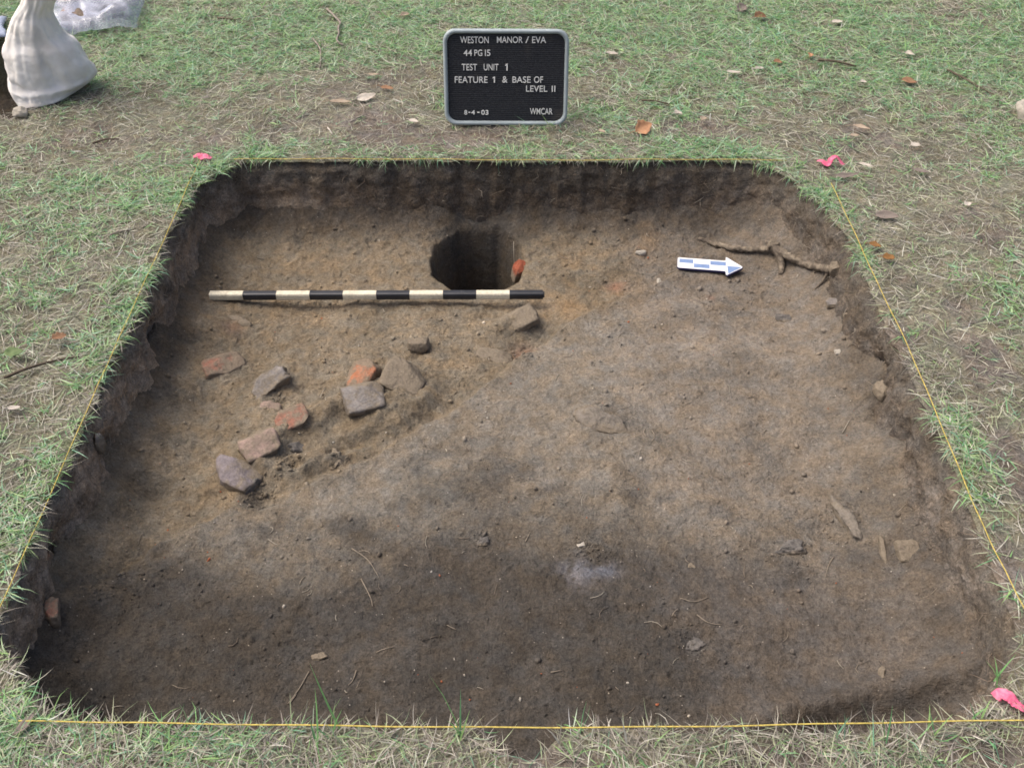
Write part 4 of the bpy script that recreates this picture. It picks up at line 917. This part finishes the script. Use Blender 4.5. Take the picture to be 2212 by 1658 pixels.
# pieces set in the walls
def wall_piece(name, px, py, zlev, push, dims, mat, seed, rot, label, cat):
    p = P(px, py, zlev); a = math.atan2(p[1], p[0]); ti = int(round((a % (2 * PI)) / (2 * PI) * NC)) % NC
    k = int(np.argmin(np.abs(-wz[:, ti] + zlev))); w = np.array([wx[k, ti], wy[k, ti], wz[k, ti]])
    o = chunk(name, dims, mat, seed, 0.15); o.location = w + np.array([-nx[ti], -ny[ti], 0]) * push; o.rotation_euler = tuple(math.radians(q_) for q_ in rot)
    return tag(o, label, cat)
wall_piece('brick_fragment', 212, 1176, -0.12, 0.004, (0.02, 0.045, 0.035), M_ORANGE, 50, (0, 0, 10), 'small orange brick sliver set in the left wall of the pit', 'brick')
wall_piece('brick_fragment', 160, 1292, -0.14, 0.006, (0.035, 0.055, 0.06), M_RED, 51, (0, 10, 10), 'dull red brick end set low in the left wall near the front corner', 'brick')
wall_piece('stone', 236, 948, -0.07, 0.008, (0.025, 0.03, 0.05), M_GREY, 52, (0, 10, 10), 'grey stone peeping from the left wall under the turf', 'stone')
wall_piece('stone', 1908, 845, -0.10, -0.006, (0.03, 0.05, 0.04), M_DUSTY, 53, (0, 10, 10), 'greyish stone set in the right wall beside a dark cavity', 'stone')
wall_piece('stone', 1840, 575, -0.08, 0.006, (0.03, 0.03, 0.04), M_DUSTY, 54, (0, 10, 10), 'brown stone in the right wall above the root end', 'stone')
o = chunk('brick_fragment', (0.042, 0.045, 0.07), caked('deep_red_brick', (0.27, 0.085, 0.05), (0.19, 0.08, 0.055), 0.40), 55, 0.18); o.location = (HOLE[0] + 0.134, HOLE[1] + 0.022, ZF - 0.070); o.rotation_euler = (0.1, 0.2, 0.3)
tag(o, 'bright red brick piece in the side of the round posthole', 'brick')

# ------------------------------------------------------------------ the tree root
rp = [(1498, 508, -.010), (1527, 521, .000), (1571, 538, .008), (1618, 546, .011), (1664, 547, .016), (1693, 557, .015), (1734, 577, .012), (1786, 588, .012), (1815, 600, .012), (1845, 612, .020)]
pts = smooth_path([PF(a, b) + np.array([0, 0, h]) for a, b, h in rp], 14)
pts[:, 2] += 0.0022 * vnoise(np.arange(len(pts)) * 0.35, np.zeros(len(pts)), seed=9); pts[:, 1] += 0.003 * vnoise(np.arange(len(pts)) * 0.22, np.ones(len(pts)), seed=10)
tr = thing('tree_root', 'long knotted brown tree root across the floor beside the north arrow', 'root', tuple(pts[0]))
rad = np.interp(np.linspace(0, 1, len(pts)), [0, .1, .45, .52, .6, .95, 1], [.005, .008, .009, .0135, .010, .011, .009])
v, Q, T = tube(pts - pts[0], rad, 14, 0.5, 3); new_mesh('main_stem', v, [Q, T], M_ROOT, None, True, tr)
bp_ = smooth_path([PF(1668, 545) + np.array([0, 0, .026]), PF(1680, 560) + np.array([0, 0, .020]), PF(1686, 576) + np.array([0, 0, .010]), PF(1688, 590) + np.array([0, 0, -.004])], 5) - pts[0]
v, Q, T = tube(bp_, np.linspace(.0125, .009, len(bp_)), 10, 0.4, 8); new_mesh('side_root', v, [Q, T], M_ROOT, None, True, tr)
kb = chunk('knot', (0.032, 0.03, 0.03), M_ROOT, 61, 0.3, 0.3, smooth=True); kb.parent = tr; kb.location = PF(1666, 546) + np.array([0, 0, .030]) - pts[0]
bp_ = smooth_path([PF(1790, 590) + np.array([0, 0, .012]), PF(1775, 612) + np.array([0, 0, .006]), PF(1755, 628) + np.array([0, 0, -.002])], 5) - pts[0]
v, Q, T = tube(bp_, np.linspace(.005, .003, len(bp_)), 7, 0.3, 9); new_mesh('side_root', v, [Q, T], M_ROOT, None, True, tr)

# ------------------------------------------------------------------ pink flagging tape
def ribbon(name, px, py, path, wd, label, z=0.01):
    p = P(px, py, z); base = smooth_path(np.array(path), 10); n = len(base)
    Tn = np.gradient(base, axis=0); ph = np.linspace(0, 1, n)
    side = np.stack([-Tn[:, 1], Tn[:, 0], 0.25 * np.sin(ph * 7 + px) * np.linalg.norm(Tn, axis=1)], -1); side /= np.linalg.norm(side, axis=1)[:, None] + 1e-9
    cols = []
    for s in np.linspace(-1, 1, 9):
        q_ = base + side * wd / 2 * s; q_[:, 0] += 0.001 * vnoise(ph * 22 + px, s * 3 * np.ones(n), seed=3); q_[:, 1] += 0.001 * vnoise(ph * 19 + px, s * 3 * np.ones(n), seed=5); q_[:, 2] += 0.003 * np.abs(vnoise(ph * 16 + px, s * 2.6 * np.ones(n), seed=int(px))); cols.append(q_)
    V = np.stack(cols, 1); V = V.reshape(-1, 3); i_ = np.arange(n - 1)[:, None] * 9; j_ = np.arange(8)[None]
    Q = np.stack([i_ + j_, i_ + j_ + 1, i_ + 9 + j_ + 1, i_ + 9 + j_], -1).reshape(-1, 4)
    o = new_mesh(name, V, [Q], M_FLAG); o.location = p
    m = o.modifiers.new('thickness', 'SOLIDIFY'); m.thickness = 0.0006
    return tag(o, label, 'flagging tape', 'pink flagging tape at the corners of the pit')
ribbon('flagging_tape', 438, 343, [(-0.029, 0.002, 0.004), (-0.016, 0.006, 0.008), (0.0, 0.002, 0.005), (0.014, -0.002, 0.007), (0.029, -0.004, 0.003)], 0.028, 'pink flagging tape lying at the far corner of the pit nearest the sack')
ribbon('flagging_tape', 1796, 354, [(-0.044, 0.010, 0.004), (-0.030, 0.004, 0.007), (-0.014, -0.008, 0.002), (-0.002, 0.004, 0.014), (0.012, 0.006, 0.022), (0.026, -0.004, 0.010), (0.034, -0.014, 0.003)], 0.017, 'crumpled pink flagging tape at the far right corner of the pit')
ribbon('flagging_tape', 2180, 1526, [(-0.022, 0.016, 0.004), (-0.012, 0.020, 0.010), (0.000, 0.012, 0.013), (0.008, 0.002, 0.008), (0.016, -0.008, 0.010), (0.026, -0.014, 0.006), (0.034, -0.026, 0.003)], 0.020, 'twisted pink flagging tape at the near right corner of the pit')

# ------------------------------------------------------------------ dead leaves
def leaf(px, py, ln_, wd, rot, mat, label, curl=0.5, tilt=(8, 6), lobes=0, cat='leaf', z=0.016, group='dead leaves lying on the grass'):
    seed = int(px * 7 + py); n, m = 16, 7
    u = np.linspace(0, 1, n); s = np.linspace(-1, 1, m)
    half = np.sin(PI * u ** 0.85) ** 0.75 * wd / 2
    half = half * (1 + 0.22 * vnoise(u * 6 + seed, u * 0, seed=seed)) + (0.22 * wd / 2 * np.sin(u * PI * lobes * 2) ** 2 * np.sin(PI * u) if lobes else 0)
    xx = (u[:, None] - 0.5) * ln_ * np.ones((1, m)); yy = half[:, None] * s[None] + 0.06 * ln_ * np.sin(u * 3.0 + seed)[:, None]
    zz = curl * wd * 0.5 * (np.abs(s)[None] ** 1.6) * (half[:, None] / (wd / 2)) + 0.10 * ln_ * curl * (2 * (u[:, None] - 0.5)) ** 2 + 0.05 * wd * vnoise(xx / ln_ * 5 + seed, yy / wd * 4, seed=seed)
    V = np.stack([xx, yy, zz], -1).reshape(-1, 3); i_ = np.arange(n - 1)[:, None] * m; j_ = np.arange(m - 1)[None]
    Q = np.stack([i_ + j_, i_ + j_ + 1, i_ + m + j_ + 1, i_ + m + j_], -1).reshape(-1, 4)
    o = new_mesh('leaf', V, [Q], M_LEAF[mat])
    sv, sq, st_ = tube(smooth_path([(-ln_ * 0.80, 0.01 * ln_, 0.0), (-ln_ * 0.62, 0, 0.003), (-ln_ * 0.47, 0.06 * ln_ * math.sin(seed), 0.12 * ln_ * curl)], 3), 0.0011, 5)
    new_mesh('stalk', sv, [sq, st_], M_LEAF[mat], None, True, o)
    m_ = o.modifiers.new('thickness', 'SOLIDIFY'); m_.thickness = 0.0007
    p = P(px, py, z); o.location = p; o.rotation_euler = (math.radians(tilt[0]), math.radians(tilt[1]), math.radians(rot))
    return tag(o, label, cat, group)
for a in [(791, 209, .072, .034, 22, 'pale', 'large pale buff leaf on the bare patch between twigs and letter board', 0.3, (22, -6)),
          (735, 221, .078, .018, 10, 'buff', 'narrow buff leaf just left of the large pale leaf', 0.4),
          (1390, 277, .064, .048, 22, 'tan', 'big reddish tan leaf near the lower right of the letter board', 0.5, (26, -10), 2),
          (1602, 19, .060, .040, 40, 'grey', 'greyish brown leaf at the top, above the other brown leaf', 0.5, (20, 0)),
          (1642, 37, .050, .038, 15, 'brown', 'curled brown leaf near the top, below the greyish brown one', 0.7, (20, 0)),
          (1915, 467, .068, .030, -24, 'grey', 'folded grey brown leaf on bare turf beyond the right side twine', 0.5, (24, 0)),
          (1828, 377, .085, .022, 6, 'grey', 'long grey leaf just below the crumpled pink tape', 0.4, (20, 0)),
          (1870, 357, .048, .014, -10, 'pale', 'slim pale leaf just right of the crumpled pink tape', 0.4),
          (1890, 531, .036, .024, -15, 'orange', 'upper of two orange brown leaves beside the right twine', 0.6),
          (1919, 557, .036, .026, -5, 'orange', 'lower of two orange brown leaves beside the right twine', 0.6),
          (1322, 117, .050, .022, 12, 'pale', 'white curled leaf in lush grass right of the letter board top', 0.7),
          (1585, 156, .058, .016, -4, 'pale', 'straight pale leaf in the row right of the letter board', 0.4),
          (1640, 149, .038, .018, 8, 'pale', 'short whitish leaf right beside the straight pale leaf', 0.6),
          (1465, 246, .030, .022, 10, 'pale', 'small cup shaped pale leaf above the reddish tan leaf', 0.8),
          (1520, 257, .028, .020, 60, 'buff', 'small buff leaf right of the cup shaped pale leaf', 0.6),
          (875, 33, .040, .024, 35, 'buff', 'small buff leaf at the top left of the letter board', 0.6, (20, 0)),
          (836, 191, .050, .022, -20, 'brown', 'dull brown leaf near the upper right of the large pale leaf', 0.4),
          (894, 262, .036, .016, -25, 'pale', 'small pale leaf near the lower left corner of the letter board', 0.5),
          (806, 161, .042, .014, 5, 'buff', 'thin buff leaf above the large pale leaf', 0.5),
          (1808, 48, .050, .030, 10, 'pale', 'broad pale leaf near the top right of the lawn', 0.3),
          (1965, 118, .040, .024, -20, 'pale', 'pale leaf on the lush grass toward the far right', 0.5),
          (1865, 178, .026, .018, 0, 'pale', 'tiny white leaf in the grass above the slim pale leaf', 0.6),
          (1964, 176, .056, .034, -10, 'brown', 'broad reddish brown leaf lying flat toward the far right', 0.2),
          (1860, 276, .062, .018, -8, 'buff', 'long buff leaf upper of the pair above the right corner tape', 0.4),
          (1846, 293, .034, .014, 25, 'buff', 'short buff leaf under the long buff leaf', 0.4),
          (1977, 313, .036, .024, 30, 'pale', 'squarish pale leaf in dry grass at the right', 0.3),
          (1988, 368, .056, .022, -8, 'grey', 'flat grey leaf in dry grass right of the tape corner', 0.2),
          (2090, 441, .030, .020, 20, 'pale', 'pale scrap of leaf on the bare ground at the right', 0.4),
          (128, 728, .036, .026, 40, 'brown', 'small brown leaf on the left side turf', 0.6),
          (52, 1562, .052, .016, 68, 'grey', 'long grey leaf in the near left corner grass', 0.4),
          (1680, 135, .034, .022, 0, 'brown', 'small dark brown leaf right of the pale leaf row', 0.5),
          (1750, 120, .040, .022, 70, 'tan', 'reddish tan leaf standing in grass toward the right', 0.6),
          (1300, 1418 * 0.2, .024, .014, 0, 'buff', 'scrap of buff leaf under the lower right of the letter board', 0.4),
          (30, 880, .030, .014, 20, 'pale', 'pale leaf scrap near the left edge of the turf', 0.4)]:
    leaf(*a)
leaf(30, 760, .046, .028, 18, 'green', 'broad green weed leaf in the turf at the left edge', 0.3, (15, 0), 0, 'leaf', 0.02, None)

# ------------------------------------------------------------------ twigs
def twig(path, r, mat, label, z=0.010):
    pts = np.array([P(a, b, z) for a, b in path]); pts[:, 2] += 0.003 * np.sin(np.arange(len(pts)) * 1.7)
    pts = smooth_path(pts, 4); o0 = pts[0].copy()
    v, Q, T = tube(pts - o0, np.linspace(r, r * 0.6, len(pts)), 7, 0.3, int(path[0][0]))
    o = new_mesh('twig', v, [Q, T], mat); o.location = o0
    return tag(o, label, 'twig', 'twigs lying on the grass')
twig([(706, 19), (722, 36), (735, 49), (731, 58), (732, 74), (728, 89), (741, 97)], 0.0052, M_TWIG, 'crooked grey twig standing out at the top left of the letter board', 0.012)
twig([(675, 83), (691, 105), (693, 124), (691, 146)], 0.0038, M_TWIG, 'bent grey twig below and left of the crooked one')
twig([(470, 39), (493, 42), (512, 43), (533, 36), (555, 37), (575, 33)], 0.004, M_TWIGDARK, 'thin dark twig along the top between sack and crooked twig')
twig([(8, 816), (60, 797), (128, 776), (170, 768)], 0.0040, M_TWIGDARK, 'long dark twig half sunk in the left side turf')
twig([(236, 508), (258, 502), (284, 496)], 0.0032, M_TWIG, 'short grey twig close to the left twine')
twig([(200, 309), (228, 303), (258, 300)], 0.0036, M_TWIGDARK, 'short dark twig on dry grass in front of the sack')
twig([(1386, 217), (1412, 219), (1446, 225)], 0.0038, M_TWIGDARK, 'short dark twig above the reddish tan leaf')
twig([(2045, 150), (2080, 170), (2120, 190), (2160, 209)], 0.004, M_TWIGDARK, 'dark slanting twig in the grass at the far right')
twig([(1768, 129), (1790, 133), (1815, 134), (1850, 142)], 0.0052, M_TWIGDARK, 'thick reddish brown twig near the top right', 0.012)
twig([(756, 264), (778, 254), (790, 251), (812, 257)], 0.0030, M_TWIG, 'curved pale twig on the bare soil under the large pale leaf')
twig([(708, 276), (713, 284), (718, 290)], 0.0028, plain('peeled_twig', (0.5, 0.46, 0.40), 0.8, 0.2, 0.1), 'short peeled whitish stick on dry grass below the buff leaf')
twig([(784, 228), (786, 240), (783, 251)], 0.0022, M_TWIG, 'tiny stalk standing between the pale leaf and the curved twig', 0.014)

# ------------------------------------------------------------------ sack, plastic bag and sheet at the upper left
lv = [(-90, 40, 150), (-60, 44, 140), (-30, 48, 126), (0, 44, 116), (16, 36, 110), (31, 27, 109), (46, 21, 115), (62, 16, 122), (80, 13, 133), (101, 12, 156), (126, 16, 168), (146, 21, 180), (165, 27, 191), (180, 32, 188), (196, 37, 172), (212, 42, 150), (226, 47, 122), (238, 52, 96)]
YS = 1.40
yb = lambda px, t: YS - 0.05 + 0.0014 * (px - 52) * t + 0.03 * (1 - t)
SV = []; NS = 128; ph = np.arange(NS) / NS * 2 * PI
for kq, (py, l, r) in enumerate(lv):
    t = np.clip((py + 20) / 220, 0, 1); cxp = (l + r) / 2; y0 = float(np.interp(py, [-90, 60, 165, 196, 238], [1.47, 1.47, 1.47, 1.44, 1.372]))
    a = PV(l, py, y0); b = PV(r, py, y0); c0 = (a + b) / 2; rx = (b[0] - a[0]) / 2
    ry = max(0.045, min(0.10, rx * 0.75)); sh = 0.55 * t
    ring = np.stack([c0[0] + rx * np.cos(ph), c0[1] + ry * np.sin(ph) + sh * rx * np.cos(ph) * 0.9, np.full(NS, c0[2])], -1)
    SV.append(ring)
SV = np.array(SV)
# denser rings
SVd = np.stack([smooth_path(SV[:, s], 9) for s in range(NS)], 1); ns = len(SVd)
tq_ = np.linspace(0, 1, ns)[:, None]
cen = SVd.mean(1, keepdims=True)
fold = 0
for p_, w_, a_, l_ in [(3.55, .16, .10, .75), (3.95, .10, .13, .62), (4.25, .09, .12, .80), (4.55, .12, .15, .66), (4.85, .08, .12, .82), (5.10, .10, .16, .74), (5.38, .08, .15, .80), (5.62, .09, .12, .68), (1.0, .3, .12, .7), (2.0, .25, .12, .7), (0.2, .2, .1, .7), (6.0, .12, .10, .6)]:
    d_ = ph[None] - p_ - 0.42 * (tq_ - 0.35) * np.sign(p_ - 4.3) - 0.10 * np.sin(tq_ * 9 + p_ * 5)
    fold = fold + a_ * (np.exp(-(d_ / (1.5 * w_)) ** 2) - 0.55 * np.exp(-((d_ - 1.7 * w_) / (1.1 * w_)) ** 2)) * (1 - sstep(l_ - 0.50, l_ + 0.10, tq_)) * 0.5
dirx = SVd - cen
wr = 1.2 * fbm(SVd[..., 0] * 7, SVd[..., 1] * 7, SVd[..., 2] * 6, o=2, seed=137) + 0.7 * fbm(SVd[..., 0] * 14, SVd[..., 1] * 14, SVd[..., 2] * 14, o=3, seed=130) - 1.1 * np.clip(0.30 - np.abs(fbm(SVd[..., 0] * 10 + 3 * SVd[..., 2], SVd[..., 1] * 10, SVd[..., 2] * 9, o=3, seed=133)), 0, 1) - 0.5 * np.clip(0.25 - np.abs(fbm(SVd[..., 0] * 26, SVd[..., 1] * 26, SVd[..., 2] * 40, o=2, seed=134)), 0, 1)
cre = 0
rid = lambda f_, fz_, sd_: np.clip(1 - np.abs(fbm(SVd[..., 0] * f_ + SVd[..., 2] * 2, SVd[..., 1] * f_, SVd[..., 2] * fz_, o=2, seed=sd_)) * 3.2, 0, 1) ** 2
cre = -0.05 * rid(8, 5, 141) * sstep(0.15, 0.5, tq_) + 0.032 * rid(13, 9, 142) - 0.015 * rid(24, 16, 143)
SVd = cen + dirx * (1 + fold + 0.06 * wr + cre)[..., None]
lobe = np.exp(-((ph - 5.75) / 0.55) ** 2)[None] * np.exp(-((SVd[..., 2] - 0.10) / 0.075) ** 2)
groove = np.exp(-((ph - 5.05) / 0.16) ** 2)[None] * np.exp(-((SVd[..., 2] - 0.11) / 0.08) ** 2)
SVd = cen + (SVd - cen) * (1 + 0.10 * lobe - 0.14 * groove)[..., None]
SVd[..., 2] = np.maximum(SVd[..., 2], 0.004)
org = np.array([SVd[-1, :, 0].mean(), SVd[-1, :, 1].mean(), 0.0])
Vs = np.vstack([(SVd - org).reshape(-1, 3), (SVd[-1] - org).mean(0)])
i_ = np.arange(ns - 1)[:, None] * NS; j_ = np.arange(NS)[None]; k_ = (j_ + 1) % NS
Qs = np.stack([i_ + j_, i_ + NS + j_, i_ + NS + k_, i_ + k_], -1).reshape(-1, 4)
Ts = np.array([[(ns - 1) * NS + s, len(Vs) - 1, (ns - 1) * NS + (s + 1) % NS] for s in range(NS)])
sk = tag(new_mesh('sack', Vs, [Qs, Ts], M_SACK), 'full off-white woven sack standing on the grass in the upper left corner', 'sack')
sk.location = org + np.array([0.006, 0, 0])

def sheet_mesh(name, corners_px, h, seed, mat, label, cat, nu=46, nv=30, wr=0.5, puff=True):
    c = [P(a, b) for a, b in corners_px]; u = np.linspace(0, 1, nu)[None]; v = np.linspace(0, 1, nv)[:, None]
    B0 = lambda q_: (c[0][q_] * (1 - u) + c[1][q_] * u) * (1 - v) + (c[3][q_] * (1 - u) + c[2][q_] * u) * v
    x, y = B0(0), B0(1)
    e = (1 - (2 * u - 1) ** 4) * (1 - (2 * v - 1) ** 4)
    ed = 0.03 * fbm(x * 7 + seed, y * 7, o=3, seed=seed)
    x = x + ed; y = y + 0.03 * fbm(x * 7, y * 7 + 40, o=3, seed=seed + 1)
    rid = 1 - np.abs(fbm(x * 8 + y * 4, y * 9 - x * 3, o=3, seed=seed + 2)) * 2
    top = 0.012 + h * np.sqrt(np.clip(e, 0, 1)) * (0.75 + 0.45 * fbm(x * 6, y * 6, o=2, seed=seed + 3)) + 0.030 * wr * rid + 0.010 * wr * fbm(x * 34, y * 34, o=2, seed=seed + 4)
    top = np.maximum(top, 0.006)
    V = np.stack([x, y, top], -1).reshape(-1, 3)
    i_ = np.arange(nv - 1)[:, None] * nu; j_ = np.arange(nu - 1)[None]
    Q = np.stack([i_ + j_, i_ + j_ + 1, i_ + nu + j_ + 1, i_ + nu + j_], -1).reshape(-1, 4)
    o0 = V.mean(0); o0[2] = 0
    o = new_mesh(name, V - o0, [Q], mat); o.location = o0
    m_ = o.modifiers.new('thickness', 'SOLIDIFY'); m_.thickness = 0.0008
    return tag(o, label, cat)
sheet_mesh('plastic_bag', [(108, 98), (302, 64), (322, -70), (85, -60)], 0.12, 140, M_PLASTIC, 'clear crinkled plastic bag of brick pieces behind the sack', 'plastic bag')
for s, (px, py, dims, mat, lab) in enumerate([(165, 38, (0.11, 0.08, 0.06), M_PINK, 'pink brick piece inside the clear bag next to the sack'), (200, 22, (0.08, 0.07, 0.05), M_PURPLE, 'purplish brick piece inside the clear bag, in the middle'), (215, -12, (0.11, 0.09, 0.06), M_RED, 'red brick piece inside the clear bag at the top edge'),
                                             (250, 14, (0.08, 0.06, 0.04), M_GREY, 'grey stone piece inside the clear bag at the outer end'), (150, 4, (0.10, 0.08, 0.06), M_ORANGE, 'orange brick piece inside the clear bag beside the sack neck')]):
    o = chunk('brick_fragment', dims, mat, 160 + s, 0.12); p = P(px, py, 0.042); o.location = p; o.rotation_euler = (0.2, 0.1, s * 1.1); tag(o, lab, 'brick', 'finds in the clear bag')
sheet_mesh('plastic_sheet', [(-70, 105), (18, 93), (26, 46), (-70, 50)], 0.03, 150, M_SHEET, 'bluish milky plastic sheet at the left edge behind the sack', 'plastic sheet', 30, 20, 0.4)
o = chunk('stone', (0.09, 0.11, 0.06), M_PALE, 170, 0.12, 0.4); p = P(2228, 244, 0.015); o.location = p; o.rotation_euler = (0, 0, 0.4); tag(o, 'pale grey rounded stone cut by the right edge of the photo', 'stone')
o = chunk('stone', (0.05, 0.04, 0.035), M_PALE, 171, 0.12, 0.4); p = P(45, 244, 0.012); o.location = p; tag(o, 'small pale stone by the front foot of the sack', 'stone')
